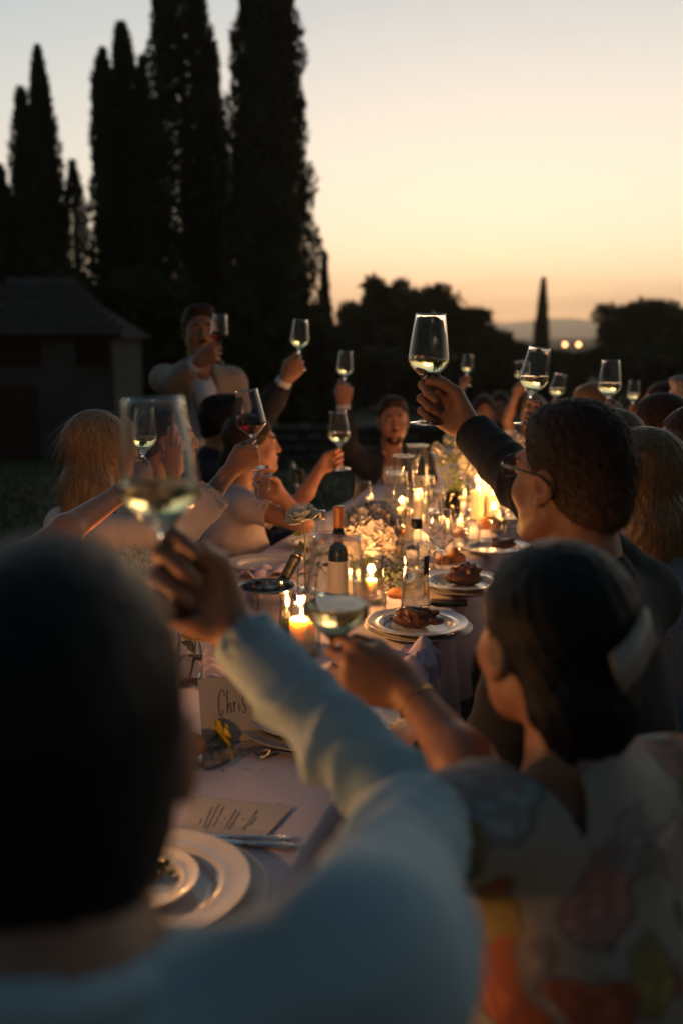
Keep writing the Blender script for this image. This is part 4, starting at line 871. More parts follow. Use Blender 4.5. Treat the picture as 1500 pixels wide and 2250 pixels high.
for i, (px, py, r) in enumerate([(1120, 1140, .12), (860, 1110, .12), (985, 1085, .11), (1150, 1085, .12), (700, 1200, .12)]): plate(['far plate right of the hurricane glass', 'far plate left of the tall cylinders', 'far plate under the rose vase', 'farther plate behind the right water glasses', 'plate before the woman in pink'][i], T0(px, py), r)
# bread plate with a roll, bottom left
c = T0(432, 1668); b = MB(); b.lathe(smooth_prof([(.0003, .003), (.05, .003), (.07, .008), (.0745, .0095), (.074, .0075), (.05, 0), (.0003, 0)], 2), 48); o = b.build('bread_plate', M_tg, loc=c); tag(o, 'clear glass side plate with a bread roll', 'plate')
blob('bread_roll', 'round brown bread roll on the glass side plate', 'bread', [ell((0, 0, .024), V(.045, .036, .024)), cone((-.02, .004, .034), (.022, -.004, .034), .012, .012, .006)], M_bread, c + V(-.022, 0, .004), .004, .0015, 50, 1)
for i, (px, py, s_) in enumerate([(998, 1236, 1.0), (972, 1240, .8), (868, 1312, .75), (1072, 1162, 1.35), (1010, 1180, .7)]):
    blob('bread_piece', ['upright wedge of orange lit bread behind the water bottle', 'flat bread slice left of the upright wedge', 'small bread chunk left of the sharp water bottle', 'long dark loaf under the hurricane glass', 'small torn bread piece near the tea lights'][i], 'bread',
         [cone(V(-.02, 0, .014) * s_, V(.02, .005, .014) * s_, .017 * s_, .02 * s_, .01), ell(V(0, 0, .03) * s_, V(.016, .014, .026 if i == 0 else .01) * s_, None, .012)], M_bread, T0(px, py), .003, .002, 70, i, 'bread on the table')
# ---- cutlery
M_cut = mat('cutlery_steel', (.50, .52, .54), .2, 1.0)
def fork(label, a, b_, grp='cutlery'):
    d = unit(b_ - a); L_ = np.linalg.norm(b_ - a); s_ = np.cross(V(0, 0, 1), d); f = lambda t, q, z: a + d * t * L_ + s_ * q + V(0, 0, z)
    m = MB()
    def strip(pts, wd, th):
        vs = []
        for (t, q, z), w in zip(pts, wd):
            for sx, sz in ((-1, -1), (1, -1), (1, 1), (-1, 1)): vs.append(f(t, q + sx * w, z + sz * th))
        n = len(pts); m.add(vs, [(i * 4 + k, i * 4 + (k + 1) % 4, i * 4 + 4 + (k + 1) % 4, i * 4 + 4 + k) for i in range(n - 1) for k in range(4)] + [(3, 2, 1, 0), ((n - 1) * 4, (n - 1) * 4 + 1, (n - 1) * 4 + 2, (n - 1) * 4 + 3)])
    strip([(0, 0, .004), (.1, 0, .005), (.35, 0, .010), (.6, 0, .014), (.68, 0, .011), (.76, 0, .006)], [.0045, .0055, .0038, .0028, .006, .0115], .0011)
    for q in (-.0095, -.0032, .0032, .0095): strip([(.75, q, .006), (.85, q, .004), (.95, q, .006), (1, q, .009)], [.0018, .0016, .0014, .0008], .0009)
    o = m.build('fork', M_cut, smooth=False); tag(o, label, 'fork', grp)
fork('silver fork lying on the cloth left of the raised blue sleeve', T0(668, 1662), T0(503, 1655) + V(0, .0, 0)); fork('silver fork beside the plate under the blue sleeve, farther one', T0(690, 1690) + V(0, .05, 0), T0(545, 1690) + V(0, .05, 0))
def knife(label, a, b_):
    d = unit(b_ - a); L_ = np.linalg.norm(b_ - a); s_ = np.cross(V(0, 0, 1), d); f = lambda t, q, z: a + d * t * L_ + s_ * q + V(0, 0, z); m = MB(); vs = []
    R_ = [(0, .004, .004), (.04, .0075, .005), (.3, .0065, .0048), (.5, .0052, .004), (.54, .0035, .003), (.58, .008, .0012), (.85, .0095, .001), (.97, .005, .0008), (1, .001, .0006)]
    for t, w, h in R_:
        for k in range(8): an = 2 * math.pi * k / 8; vs.append(f(t, w * math.cos(an), .005 + h * math.sin(an)))
    m.add(vs, [(i * 8 + k, i * 8 + (k + 1) % 8, i * 8 + 8 + (k + 1) % 8, i * 8 + 8 + k) for i in range(len(R_) - 1) for k in range(8)] + [tuple(range(7, -1, -1))]); o = m.build('knife', M_cut); tag(o, label, 'knife', 'cutlery')
knife('steel knife with its handle towards the right, nearer of the two below the menu', T0(650, 1868), T0(452, 1850)); knife('steel knife, farther of the two below the menu card', T0(640, 1853), T0(400, 1838)); knife('knife right of the raised sleeve near the stacked plates', T0(862, 1548), T0(770, 1530)); knife('second knife right of the raised sleeve, slightly behind', T0(858, 1533), T0(775, 1516))
# smartphone slab
ph = T0(985, 1328); b = MB(); b.box((-.055, -.02, 0), (.055, .03, .009)); o = b.build('phone', mat('black_glass', (.015, .015, .018), .06), loc=ph, smooth=False, bevel=.003); o.rotation_euler = (0, 0, -.1); tag(o, 'black phone lying face up behind the sharpest plate', 'phone')
# ---- name card and menu
M_paper = mat('card_paper', (.50, .46, .40), .9, bump=.2, bscale=220); M_ink = mat('dark_ink', (.05, .045, .045), .8)
def strokes(name, lines, f, parent, w=.0012, lift=.0008):
    m = MB()
    for ln in lines:
        q = smooth_prof([(x + 9, y) for x, y in ln], 4) if len(ln) > 2 else [(x + 9, y) for x, y in ln]; m.tube([f(x - 9, y) for x, y in q], w * .5, 5)
    return m.build(name, M_ink, parent)
A0 = T0(446, 1640); A1 = P(404, 1484, A0[1] + .035); A0[2] = TH + .001
up_ = unit(A1 - A0); ri = unit(V(.95, .30, 0)); up_ = unit(up_ - ri * (up_ @ ri)); nn = np.cross(ri, up_); ch, cw = .128, .150
if True:
    c4 = [A0, A0 + ri * cw, A0 + ri * cw + up_ * ch, A0 + up_ * ch]; th = nn * -.0012
    b = MB(); b.add([*c4, *[q + th for q in c4]], [(0, 1, 2, 3), (7, 6, 5, 4), (0, 4, 5, 1), (1, 5, 6, 2), (2, 6, 7, 3), (3, 7, 4, 0)])
    k4 = [A0 + up_ * ch + th, A0 + ri * cw + up_ * ch + th, A0 + ri * cw + th + V(0, .05, -.02), A0 + th + V(.0, .05, 0)]; b.add(k4 + [q + V(0, .001, 0) for q in k4], [(0, 1, 2, 3), (7, 6, 5, 4)])
    o = b.build('name_card', M_paper, smooth=False); tag(o, "cream tent card with the handwritten name Chris, leaning by the yellow bud", 'name card')
    def fc(x, y): return A0 + ri * (x * cw) + up_ * (y * ch) + nn * .0006
    X = lambda pts, dx=0: [(a + dx, b_) for a, b_ in pts]
    L0 = [[(.335, .70), (.325, .78), (.29, .80), (.262, .72), (.245, .56), (.25, .44), (.275, .42), (.30, .50)],          # C
          [(.375, .80), (.365, .62), (.355, .44)], [(.357, .48), (.385, .58), (.405, .57), (.405, .48), (.41, .44)],                 # h
          [(.45, .60), (.448, .52), (.446, .45)], [(.448, .52), (.462, .59), (.485, .60)],                                   # r
          [(.515, .58), (.512, .50), (.514, .45)], [(.520, .66), (.524, .67)],                                              # i
          [(.600, .66), (.572, .65), (.566, .58), (.592, .52), (.596, .45), (.570, .42), (.550, .45)]]                        # s
    strokes('handwriting', L0, fc, o, .0018)
m1 = [T0(425, 1752), T0(643, 1778), T0(578, 1848), T0(395, 1838)]
b = MB(); up1 = V(0, 0, .0014); b.add([q + V(0, 0, .002) for q in m1] + [q + V(0, 0, .002) + up1 for q in m1], [(3, 2, 1, 0), (4, 5, 6, 7), (0, 1, 5, 4), (1, 2, 6, 5), (2, 3, 7, 6), (3, 0, 4, 7)][:]); o = b.build('menu_card', M_paper, smooth=False); tag(o, 'cream menu card lying flat with slanting lines of small writing', 'menu card')
def fm(x, y): return (m1[3] * (1 - x) + m1[2] * x) * (1 - y) + (m1[0] * (1 - x) + m1[1] * x) * y + V(0, 0, .0037)
ls = []
for i, (x, y0_, y1_) in enumerate([(.18, .3, .42), (.24, .2, .75), (.29, .15, .85), (.35, .25, .8), (.43, .45, .5), (.49, .2, .75), (.54, .2, .7), (.63, .48, .52), (.70, .2, .8), (.74, .35, .6)]):
    k = max(2, int((y1_ - y0_) * 16)); ls.append([(x + .006 * math.sin(j * 2.4 + i), y0_ + (y1_ - y0_) * j / k) for j in range(k + 1)])
strokes('writing', ls, fm, o, .0016)
# ---- stray glasses on the table
for i, (px, py, lq) in enumerate([(796, 1178, None), (945, 1232, None), (968, 1262, None), (905, 1205, None), (1042, 1120, None), (952, 1190, 'white'), (1000, 1130, None), (1118, 1105, 'white'), (1145, 1060, None), (720, 1330, None), (1075, 1075, 'white')]):
    wine_glass(['empty wine glass behind the hydrangea, left of the tall cylinders', 'empty wine glass behind the dark capped water bottle', 'empty glass by the upright bread wedge', 'empty glass just left of the water bottle neck', 'empty glass left of the hurricane candles', 'part filled glass standing behind the water bottle', 'empty glass by the single tea light', 'part filled glass right of the hurricane candles', 'empty glass by the far glow lit cylinders', 'wine glass standing beside the orange capped bottle', 'part filled glass beyond the hurricane candles'][i], T0(px, py), V(0, 0, 1), lq, .135, .93, 'glasses standing on the table')
tumbler('low clear tumbler at the right of the near votive glass', T0(820, 1358), .037, .075); tumbler('empty tumbler standing behind the name card', T0(498, 1462), .036, .09)
for i, (px, py) in enumerate([(960, 1210), (1010, 1205), (1090, 1170), (1035, 1200), (1130, 1160), (935, 1250), (1055, 1095)]): tumbler(['tumbler left of the torn bread', 'tumbler among the tea lights', 'tumbler right of the loaf', 'tumbler before the loaf', 'tumbler near the third right plate', 'tumbler behind the sharp water bottle', 'tumbler beyond the hurricane glass'][i], T0(px, py), .034, .088)

# ---- flowers
M_petal = mat('cream_petal', (.74, .67, .60), .6, var=.1, vscale=30); M_green = mat('leaf_green', (.06, .10, .03), .55); M_stem = mat('stem_green', (.13, .16, .05), .6); M_yel = mat('yellow_petal', (.80, .55, .06), .55, var=.2, vscale=40); M_whitepet = mat('white_petal', (.88, .87, .74), .55, var=.06, vscale=30)
def petal_mesh(L_=.03, W_=.026, cup=.35, n=6):
    vs = []
    for i in range(n + 1):
        t = i / n; w = W_ * .5 * (math.sin(math.pi * (t * .80 + .12)) ** .7)
        for k in range(5): a = (k / 4 - .5) * 2; vs.append((a * w, L_ * (t - .12 * t * t) * .6 + .012 * math.sin(t * 2.6) * 0, 0))
        for k in range(5):
            a = (k / 4 - .5) * 2; j = len(vs) - 5 + k; y = L_ * .55 * math.sin(t * 1.7); z = L_ * t * .95; vs[j] = (a * w, y * .8 - cup * w * a * a * -1.2 * -1, z + .1 * w * a * a)
    f = [(i * 5 + k, i * 5 + k + 1, i * 5 + 5 + k + 1, i * 5 + 5 + k) for i in range(n) for k in range(4)]
    return vs, f
def rose(label, c, r, axis, m, stem_to=None, cat='rose', n=16, grp=None, name='rose', leaves=True):
    o = empty(name, c); tag(o, label, cat, grp); A = frame_to(axis); me = None
    for i in range(n):
        t = (i + .5) / n; ang = i * 2.4; open_ = R(4 + 50 * t ** 1.3); s_ = r * (1.05 + .25 * t); v, f = petal_mesh(s_, s_ * (1.0 + .5 * t)); v = np.array(v)
        v[:, 1] += r * .04 + r * .25 * t; ce, se = math.cos(open_), math.sin(open_); v = v @ np.array([[1, 0, 0], [0, ce, se], [0, -se, ce]]).T * V(1, 1, 1)
        v = np.stack([v[:, 0], v[:, 1] * 1, v[:, 2]], 1); ca, sa = math.cos(ang), math.sin(ang); v = v @ np.array([[ca, sa, 0], [-sa, ca, 0], [0, 0, 1]]); v[:, 2] -= r * .5; v += RNG.normal(size=v.shape) * r * .012
        mesh_np('petal', v @ A.T, f, m, o)
    if stem_to is not None:
        b = MB(); e = np.asarray(stem_to) - np.asarray(c); b.tube([-unit(axis) * r * .45, -unit(axis) * r * 1.2 + e * .15, e * .55 + V(.004, 0, 0), e], .0018 + r * .02, 6); b.build('stem', M_stem, o)
        for q in range(3 if leaves else 0):
            t = .3 + .2 * q; lf = e * t; d = unit(V(math.cos(q * 2.5 + 2), -.3, math.sin(q * 1.3) * .6 + .2)); s_ = unit(np.cross(d, V(0, 1, .3))); L_ = .035; b = MB()
            b.add([lf, lf + d * L_ * .4 + s_ * .010, lf + d * L_ * .75 + s_ * .007, lf + d * L_, lf + d * L_ * .75 - s_ * .007, lf + d * L_ * .4 - s_ * .010], [(0, 1, 5), (1, 2, 4, 5), (2, 3, 4)]); b.build('leaf', M_green, o)
    return o
def vase(label, base, r=.028, h=.11):
    o = empty('bud_vase', base); tag(o, label, 'vase', 'small glass vases'); b = MB(); b.lathe(smooth_prof([(.0003, 0), (r * .9, 0), (r, .01), (r * 1.0, h * .6), (r * .8, h * .85), (r * .85, h), (r * .8, h), (r * .74, h * .85), (r * .93, h * .6), (r * .93, .012), (.0003, .008)], 2), 32); b.build('glass', M_tg, o)
    b = MB(); b.lathe([(.0003, .009), (r * .9, .013), (r * .92, h * .5), (.0003, h * .5)], 24); b.build('water', M_water, o); return o
wr_ = P(660, 1126, 2.88); vb = T0(672, 1300); rose('single white rose on a long stem left of the water bottles', wr_, .036, unit(V(-.25, -.35, .9)), M_whitepet, vb + V(0, 0, .02)); vase('bud vase holding the single white rose', vb)
yr = P(432, 1388, 2.2); vy = T0(418, 1500); rose('yellow orange rose over the name card, in a thin glass vase', yr, .024, unit(V(.1, -.3, .9)), M_yel, vy + V(0, 0, .02)); vase('thin glass vase holding the yellow rose, left of the name card', vy, .03, .12)
bd = T0(494, 1634); bd[2] = TH + .026; rose('closed yellow tulip bud lying on the rim of the charger', bd, .023, unit(V(.80, .30, .42)), M_yel, T0(440, 1668) + V(0, 0, .010), 'flower', 9, None, 'tulip_bud', False)
# hydrangea
def hydrangea(c, r):
    o = empty('hydrangea', c); tag(o, 'big ball shaped cream hydrangea bloom in a low glass vase', 'flower'); vs = []; f = []; n = 440
    for i in range(n):
        z = 1 - 1.75 * (i + .5) / n; t = i * 2.39996; q = math.sqrt(max(0, 1 - z * z)); d = V(q * math.cos(t), q * math.sin(t), z); rr = r * (1 + .10 * math.sin(5 * t + z * 7) + .07 * math.sin(z * 11 + t) + RNG.normal() * .05); p = d * rr
        d2 = unit(d + RNG.normal(size=3) * .35); A = frame_to(d2, RNG.normal(size=3)); s_ = r * .215 * RNG.uniform(.8, 1.25); k0 = len(vs)
        for j in range(4):
            a = j * math.pi / 2 + RNG.normal() * .12; e = A @ V(math.cos(a), math.sin(a), 0); g = A @ V(-math.sin(a), math.cos(a), 0); k = len(vs); up = d2
            vs += [p, p + e * s_ * .5 + g * s_ * .48 + up * s_ * .10, p + e * s_ * 1.05 + up * s_ * (.30 + .12 * RNG.normal()), p + e * s_ * .5 - g * s_ * .48 + up * s_ * .10, p + e * s_ * .55 + up * s_ * .02]; f += [(k, k + 4, k + 1), (k + 1, k + 4, k + 2), (k + 2, k + 4, k + 3), (k, k + 3, k + 4)]
    fl_ = mesh_np('florets', vs, f, M_petal, o); fl_['kind'] = 'stuff'
    v, fa = sdf_mesh([ell((0, 0, -.01), V(.86, .86, .84) * r)], .008); mesh_np('flower_core', v, fa, M_petal, o)
    b = MB(); b.tube([(0, 0, -r * .6), (.0, 0, -r * 1.1), (0, .0, -r * 1.9)], .004, 6); b.build('stem', M_stem, o)
    for a in (-.3, 2.6, 4.4):
        d = V(math.cos(a), math.sin(a), -.25); s_ = V(-math.sin(a), math.cos(a), 0); p = V(0, 0, -r * .75); b = MB(); b.add([p, p + d * .05 + s_ * .03, p + d * .1 + s_ * .02 + V(0, 0, -.008), p + d * .125 + V(0, 0, -.02), p + d * .1 - s_ * .02 + V(0, 0, -.008), p + d * .05 - s_ * .03], [(0, 1, 5), (1, 2, 4, 5), (2, 3, 4)]); b.build('leaf', M_green, o)
hc = P(812, 1166, 3.18); hydrangea(hc, .088); vase('low clear vase under the hydrangea', V(hc[0], hc[1], TH), .045, .125)
# wild carrot umbel at left
def umbel(c, foot):
    o = empty('umbel_flower', c); tag(o, 'fluffy greenish white umbel flower head beside the raised arm at left', 'flower'); b = MB(); vs = []; f = []
    b.tube([foot - c, (foot - c) * .5 + V(.01, 0, 0), V(0, 0, -.05), V(0, 0, -.02)], .0022, 6)
    for i in range(46):
        a = i * 2.4; q = math.sqrt((i + .5) / 46); d = unit(V(q * math.cos(a) * 1.15, q * math.sin(a), .75 - q * .85 + RNG.normal() * .05)); e = d * RNG.uniform(.048, .068); b.tube([V(0, 0, -.018), e * .5 + V(0, 0, -.004), e], .0006, 4, False)
        for j in range(26):
            g = e + RNG.normal(size=3) * .0085; A = frame_to(unit(d + RNG.normal(size=3) * .5), RNG.normal(size=3)); s_ = .0036 * RNG.uniform(.6, 1.3)
            for k in range(5):
                t = k * 1.2566; n = len(vs); p1 = A @ V(math.cos(t), math.sin(t), .25); p2 = A @ V(math.cos(t + .5), math.sin(t + .5), .1); p3 = A @ V(math.cos(t - .5), math.sin(t - .5), .1); vs += [g, g + p2 * s_ * .5, g + p1 * s_ * 1.5, g + p3 * s_ * .5]; f.append((n, n + 1, n + 2, n + 3))
    b.build('stalks', M_stem, o); fl_ = mesh_np('florets', vs, f, mat('carrot_floret', (.78, .76, .60), .7, var=.2, vscale=60), o); fl_['kind'] = 'stuff'
umbel(P(288, 1268, 2.05), T0(330, 1560))
# roses far down the table
fv = T0(992, 1140)
for i, (px, py, rr) in enumerate([(962, 985, .028), (985, 965, .024), (1000, 1000, .03), (1018, 1018, .036), (975, 1010, .026), (1030, 1035, .026), (1002, 972, .022)]):
    rose(['leftmost white rose of the far bunch', 'upper white rose of the far bunch', 'middle white rose of the far bunch', 'largest white rose of the far bunch, on the right', 'low left white rose of the far bunch', 'lowest right rose of the far bunch', 'topmost small rose of the far bunch'][i], P(px, py, fv[1] + .02 * (i % 3)), rr, unit(V(RNG.normal() * .4, -.6, .7)), M_whitepet, fv + V(0, 0, .05), grp='white roses in the far vase', n=11)
o = vase('dark green vase holding the far white roses', fv, .036, .12); o.children[0].data = o.children[0].data.copy(); o.children[0].data.materials[0] = M_dark
for i, (px, py) in enumerate([(868, 1270), (1008, 1078), (850, 1296)]):
    c = T0(px, py) + V(0, 0, .03); vs = []; f = []
    for k in range(130 if i != 1 else 90):
        p = RNG.normal(size=3) * V(.030, .028, .018 if i != 1 else .04); p[2] = max(p[2], -.028); A = frame_to(RNG.normal(size=3), RNG.normal(size=3)); n = len(vs); s_ = .013; vs += [p, p + A @ V(s_ * .4, s_ * .5, 0), p + A @ V(0, s_ * 1.3, 0), p + A @ V(-s_ * .4, s_ * .5, 0)]; f.append((n, n + 1, n + 2, n + 3))
    o = mesh_np('foliage', vs, f, M_green, loc=c, smooth=False); tag(o, ['sprig of dark green foliage right of the hydrangea vase', 'dark green foliage under the far white roses', 'small dark green leaves left of the water bottle base'][i], 'foliage', kind='stuff')

# crumbs and small leaves left by the meal
def crumbs():
    vs = []; f = []
    for (px, py, n, sp) in [(432, 1690, 60, .06), (1000, 1245, 70, .07), (880, 1330, 50, .06), (700, 1640, 50, .12), (560, 1760, 40, .12), (880, 1440, 40, .1), (1075, 1180, 40, .08), (620, 1290, 50, .1)]:
        c = T0(px, py)
        for i in range(n):
            p = c + V(RNG.normal() * sp, RNG.normal() * sp, .001); s_ = RNG.uniform(.0006, .0022); k = len(vs); q = RNG.normal(size=(4, 3)) * s_; q[:, 2] = np.abs(q[:, 2]); vs += [p + a for a in q]; f += [(k, k + 1, k + 2), (k, k + 2, k + 3), (k, k + 3, k + 1), (k + 1, k + 3, k + 2)]
    tag(mesh_np('crumbs', vs, f, M_bread, smooth=False), 'bread crumbs scattered over the pale tablecloth between the plates', 'crumbs', kind='stuff')
crumbs()
for i, q in enumerate((pA + V(-.05, .03, .03), pB + V(-.045, -.02, .03), pE + V(.02, .03, .035))):
    vs = []; f = []
    for k in range(26):
        p = RNG.normal(size=3) * V(.014, .012, .004); A_ = frame_to(V(0, 0, 1) + RNG.normal(size=3) * .6, RNG.normal(size=3)); n = len(vs); s_ = .011; vs += [p, p + A_ @ V(s_ * .45, s_ * .5, .002), p + A_ @ V(0, s_ * 1.2, 0), p + A_ @ V(-s_ * .45, s_ * .5, .002)]; f.append((n, n + 1, n + 2, n + 3))
    tag(mesh_np('salad_leaves', vs, f, M_green, loc=q, smooth=False), ['few dark salad leaves beside the meat on the sharpest plate', 'few dark salad leaves on the second right plate', 'few dark leaves in the inner dish at bottom left'][i], 'food', kind='stuff')
# ------------------------------------------------------------------ raised glasses (grip points for the hands)
gm, am = raised('wine glass of white wine held highest and sharpest, by the man in glasses', (945, 691), (934, 932), 2.12, liquid='white', level=.146, tilt=(.14, 0, 0))
g1, a1 = raised('large blurred glass of white wine raised by the man in the blue shirt', (336, 880), (372, 1352), 1.07, 1.05, level=.146)
g2, a2 = raised('blurred glass of white wine held by the woman in the floral dress', (741, 1180), (732, 1560), 1.28, 1.25, level=.146)
g5, a5 = raised('white wine glass raised just above the head of the man in glasses', (1185, 764), (1152, 935), 2.85, level=.15)
g6, a6 = raised('white wine glass raised by the brown haired woman at right', (1341, 792), (1333, 930), 3.6, level=.152)
g21, a21 = raised('tilted glass behind the one over the head of the man in glasses', (1232, 822), (1208, 908), 5.2, level=.150)
g9, a9 = raised('small far glass raised near the right edge', (1393, 838), (1386, 912), 5.9, level=.15)
g10, a10 = raised('tiny far glass raised in front of the dark trees, centre right', (1028, 780), (1022, 848), 7.1, level=.15)
g12, a12 = raised('tiny far glass raised just left of the lone spire', (1140, 794), (1146, 862), 7.0, level=.15)
g14, a14 = raised('small glass raised by the bearded man in the dark jacket', (759, 772), (755, 868), 5.35, level=.15)
g16, a16 = raised('white wine glass raised high by the man in the dark suit', (661, 703), (656, 814), 4.5, level=.15)
g17, a17 = raised('white wine glass raised by the smiling woman in pink', (742, 904), (750, 1032), 4.1, level=.15)
g18, a18 = raised('red wine glass raised by the blonde woman in the white shirt', (542, 858), (568, 1030), 2.95, liquid='red', level=.155)
g20, a20 = raised('white wine glass held in the bare arm reaching in from the left edge', (310, 878), (305, 1078), 2.5, level=.143)
g15, a15 = raised('red wine glass raised by the standing man in the beige jacket', (484, 692), (478, 796), 4.72, liquid='red', level=.155)
H_brown = hair_mat('dark_brown_hair', (.035, .020, .012)); H_black = hair_mat('black_hair', (.009, .008, .0075)); H_blond = hair_mat('blond_hair', (.29, .20, .115), .45); H_light = hair_mat('light_brown_hair', (.22, .14, .07), .4); H_grey = hair_mat('grey_hair', (.30, .27, .24)); H_auburn = hair_mat('auburn_hair', (.065, .030, .018))
def faded(z):      # a faded haircut: dark on top, clipped to skin at nape and temples
    m = hair_mat('faded_hair', (.035, .020, .012)).copy(); m.name = 'faded_hair'; t = m.node_tree; b = t.nodes['Principled BSDF']; src = b.inputs['Base Color'].links[0].from_socket
    g = t.nodes.new('ShaderNodeNewGeometry'); x = t.nodes.new('ShaderNodeSeparateXYZ'); t.links.new(g.outputs['Position'], x.inputs[0]); r = t.nodes.new('ShaderNodeMapRange'); r.inputs[1].default_value = z - .07; r.inputs[2].default_value = z + .03
    t.links.new(x.outputs[2], r.inputs[0]); mi = t.nodes.new('ShaderNodeMix'); mi.data_type = 'RGBA'; t.links.new(r.outputs[0], mi.inputs['Factor']); mi.inputs['A'].default_value = (.11, .062, .04, 1); t.links.new(src, mi.inputs['B']); t.links.new(mi.outputs['Result'], b.inputs['Base Color']); return m
H_fade = faded(P(1252, 1048, 1.74)[2])
SK_A = ('skin_tan', (.36, .175, .10)); SK_B = ('skin_fair', (.44, .245, .16)); SK_C = ('skin_rosy', (.42, .20, .13))
def fab(n, c, **k): return mat(n, c, .85, bump=.3, bscale=350, **k)
blue = fab('light_blue_cotton', (.40, .53, .58), var=.04, vscale=6); dark = fab('black_cotton', (.022, .022, .024)); cream = fab('cream_linen', (.64, .56, .53)); beige = fab('beige_wool', (.36, .31, .265), var=.12, vscale=60); lightblue = fab('pale_blue_shirt', (.66, .74, .90)); navy = fab('navy_wool', (.018, .02, .03)); pink = fab('pink_silk', (.60, .50, .50)); denim = fab('denim_blue', (.16, .20, .27), var=.25, vscale=120); rose_ = fab('rose_dress', (.45, .17, .14)); white = fab('white_linen', (.70, .62, .60)); teal = fab('grey_teal_top', (.16, .22, .24))
def floral():
    m = bpy.data.materials.new('floral_print'); m.use_nodes = True; t = m.node_tree; b = t.nodes['Principled BSDF']; b.inputs['Roughness'].default_value = .8; N = t.nodes.new; Lk = t.links.new
    tc0 = N('ShaderNodeTexCoord'); mp0 = N('ShaderNodeMapping'); mp0.inputs['Location'].default_value = (.13, .27, .05); Lk(tc0.outputs['Object'], mp0.inputs[0]); tc_ = type('q', (), {'outputs': {'Object': mp0.outputs[0]}}); nz_ = N('ShaderNodeTexNoise'); nz_.inputs['Scale'].default_value = 9; ad = N('ShaderNodeMix'); ad.data_type = 'RGBA'; ad.blend_type = 'LINEAR_LIGHT'; ad.inputs['Factor'].default_value = .09
    Lk(tc_.outputs['Object'], nz_.inputs[0]); Lk(tc_.outputs['Object'], ad.inputs['A']); Lk(nz_.outputs['Color'], ad.inputs['B'])
    v = N('ShaderNodeTexVoronoi'); v.inputs['Scale'].default_value = 11; Lk(ad.outputs['Result'], v.inputs['Vector'])
    hs = N('ShaderNodeSeparateColor'); Lk(v.outputs['Color'], hs.inputs[0]); r = N('ShaderNodeValToRGB'); r.color_ramp.interpolation = 'CONSTANT'; e = r.color_ramp.elements
    cols = [(0, (.60, .17, .08)), (.22, (.38, .40, .40)), (.42, (.58, .30, .24)), (.62, (.17, .21, .12)), (.76, (.50, .40, .36)), (.88, (.46, .33, .10))]
    while len(e) < len(cols): e.new(.5)
    for q, (p, c) in zip(e, cols): q.position = p; q.color = (*c, 1)
    Lk(hs.outputs[0], r.inputs[0])
    def rmp(src, stops):
        x = N('ShaderNodeValToRGB'); y = x.color_ramp.elements
        while len(y) < len(stops): y.new(.5)
        for q, (p, c) in zip(y, stops): q.position = p; q.color = (c, c, c, 1)
        Lk(src, x.inputs[0]); return x
    def mul(a, b_, f=1.0, t_='MULTIPLY'):
        x = N('ShaderNodeMix'); x.data_type = 'RGBA'; x.blend_type = t_; x.inputs['Factor'].default_value = f; Lk(a, x.inputs['A']); Lk(b_, x.inputs['B']); return x.outputs['Result']
    pet = N('ShaderNodeTexVoronoi'); pet.inputs['Scale'].default_value = 38; Lk(ad.outputs['Result'], pet.inputs['Vector'])
    petr = rmp(pet.outputs['Distance'], [(0, 1.15), (.55, .55)]); flower = mul(r.outputs[0], petr.outputs[0], .8)
    msk = rmp(v.outputs['Distance'], [(.46, 0), (.60, 1)]); rim_ = rmp(v.outputs['Distance'], [(.42, 1), (.53, .45), (.62, 1)])
    x = N('ShaderNodeMix'); x.data_type = 'RGBA'; Lk(msk.outputs[0], x.inputs['Factor']); Lk(flower, x.inputs['A']); x.inputs['B'].default_value = (.37, .315, .26, 1)
    Lk(mul(x.outputs['Result'], rim_.outputs[0], .7), b.inputs['Base Color']); return m
FLORAL = floral()
# ------------------------------------------------------------------ the guests
GR = 'wedding guests raising a toast'
A = {}
A['blue'] = person('person in a light blue shirt seen from behind at lower left, right arm raised', P(122, 1640, .60), 12, 0, s=1.02, sraise=.085, armw=.92, crease=.014, arms={'R': dict(elbow=P(905, 1800, .94), grip=g1(.062), axis=a1, wrist=P(560, 1400, 1.08))},
    hair='crop', hairm=H_black, cloth='shirt', clothm=blue, res=.0045, cres=.007, fold=.008, lean=(.01, -.02, .068), skin=SK_A, group=GR, eyes=False)
A['floral'] = person('person with dark pinned up hair in a floral dress, back turned, arm raised', P(1208, 1405, 1.12), 20, 26, pitch=0, lean=(0, 0, .058), fem=True, s=1.0, arms={'L': dict(elbow=P(1090, 1770, 1.06), grip=g2(.075), axis=a2, wrist=P(880, 1492, 1.27))},
    hair='updo', hairm=H_black, cloth='dress', clothm=FLORAL, sleeves='short', res=.0045, cres=.006, fold=.0035, skin=SK_A, group=GR, eyes=False)
A['specs'] = person('person with short dark hair and black glasses, dark shirt, raising the sharpest glass', P(1252, 1048, 1.74), 37, 44, pitch=2, s=1.03, arms={'R': dict(elbow=P(1215, 1135, 1.86), grip=gm(.074), axis=am, wrist=P(1040, 958, 2.07), pose='point')},
    hair='crop', hairm=H_fade, cloth='shirt', clothm=dark, res=.0032, cres=.006, fold=.005, skin=SK_A, group=GR, strands=9000)
A['pony'] = person('person with long light brown hair and a denim top behind the man in glasses', P(1398, 1048, 2.38), 62, 60, fem=True, hair='long', hairm=H_light, cloth='shirt', clothm=denim, res=.005, skin=SK_B, group=GR, strands=1800, sleeves='long')
A['lb'] = person('person with light brown hair mostly hidden behind the man in glasses', P(1330, 985, 3.0), 60, 60, fem=True, arms={'R': dict(elbow=P(1262, 1010, 2.92), grip=g5(.05), axis=a5, wrist=P(1210, 925, 2.86))}, hair='long', hairm=H_light, cloth='dress', clothm=white, sleeves='cap', res=.005, skin=SK_B, group=GR, strands=700)
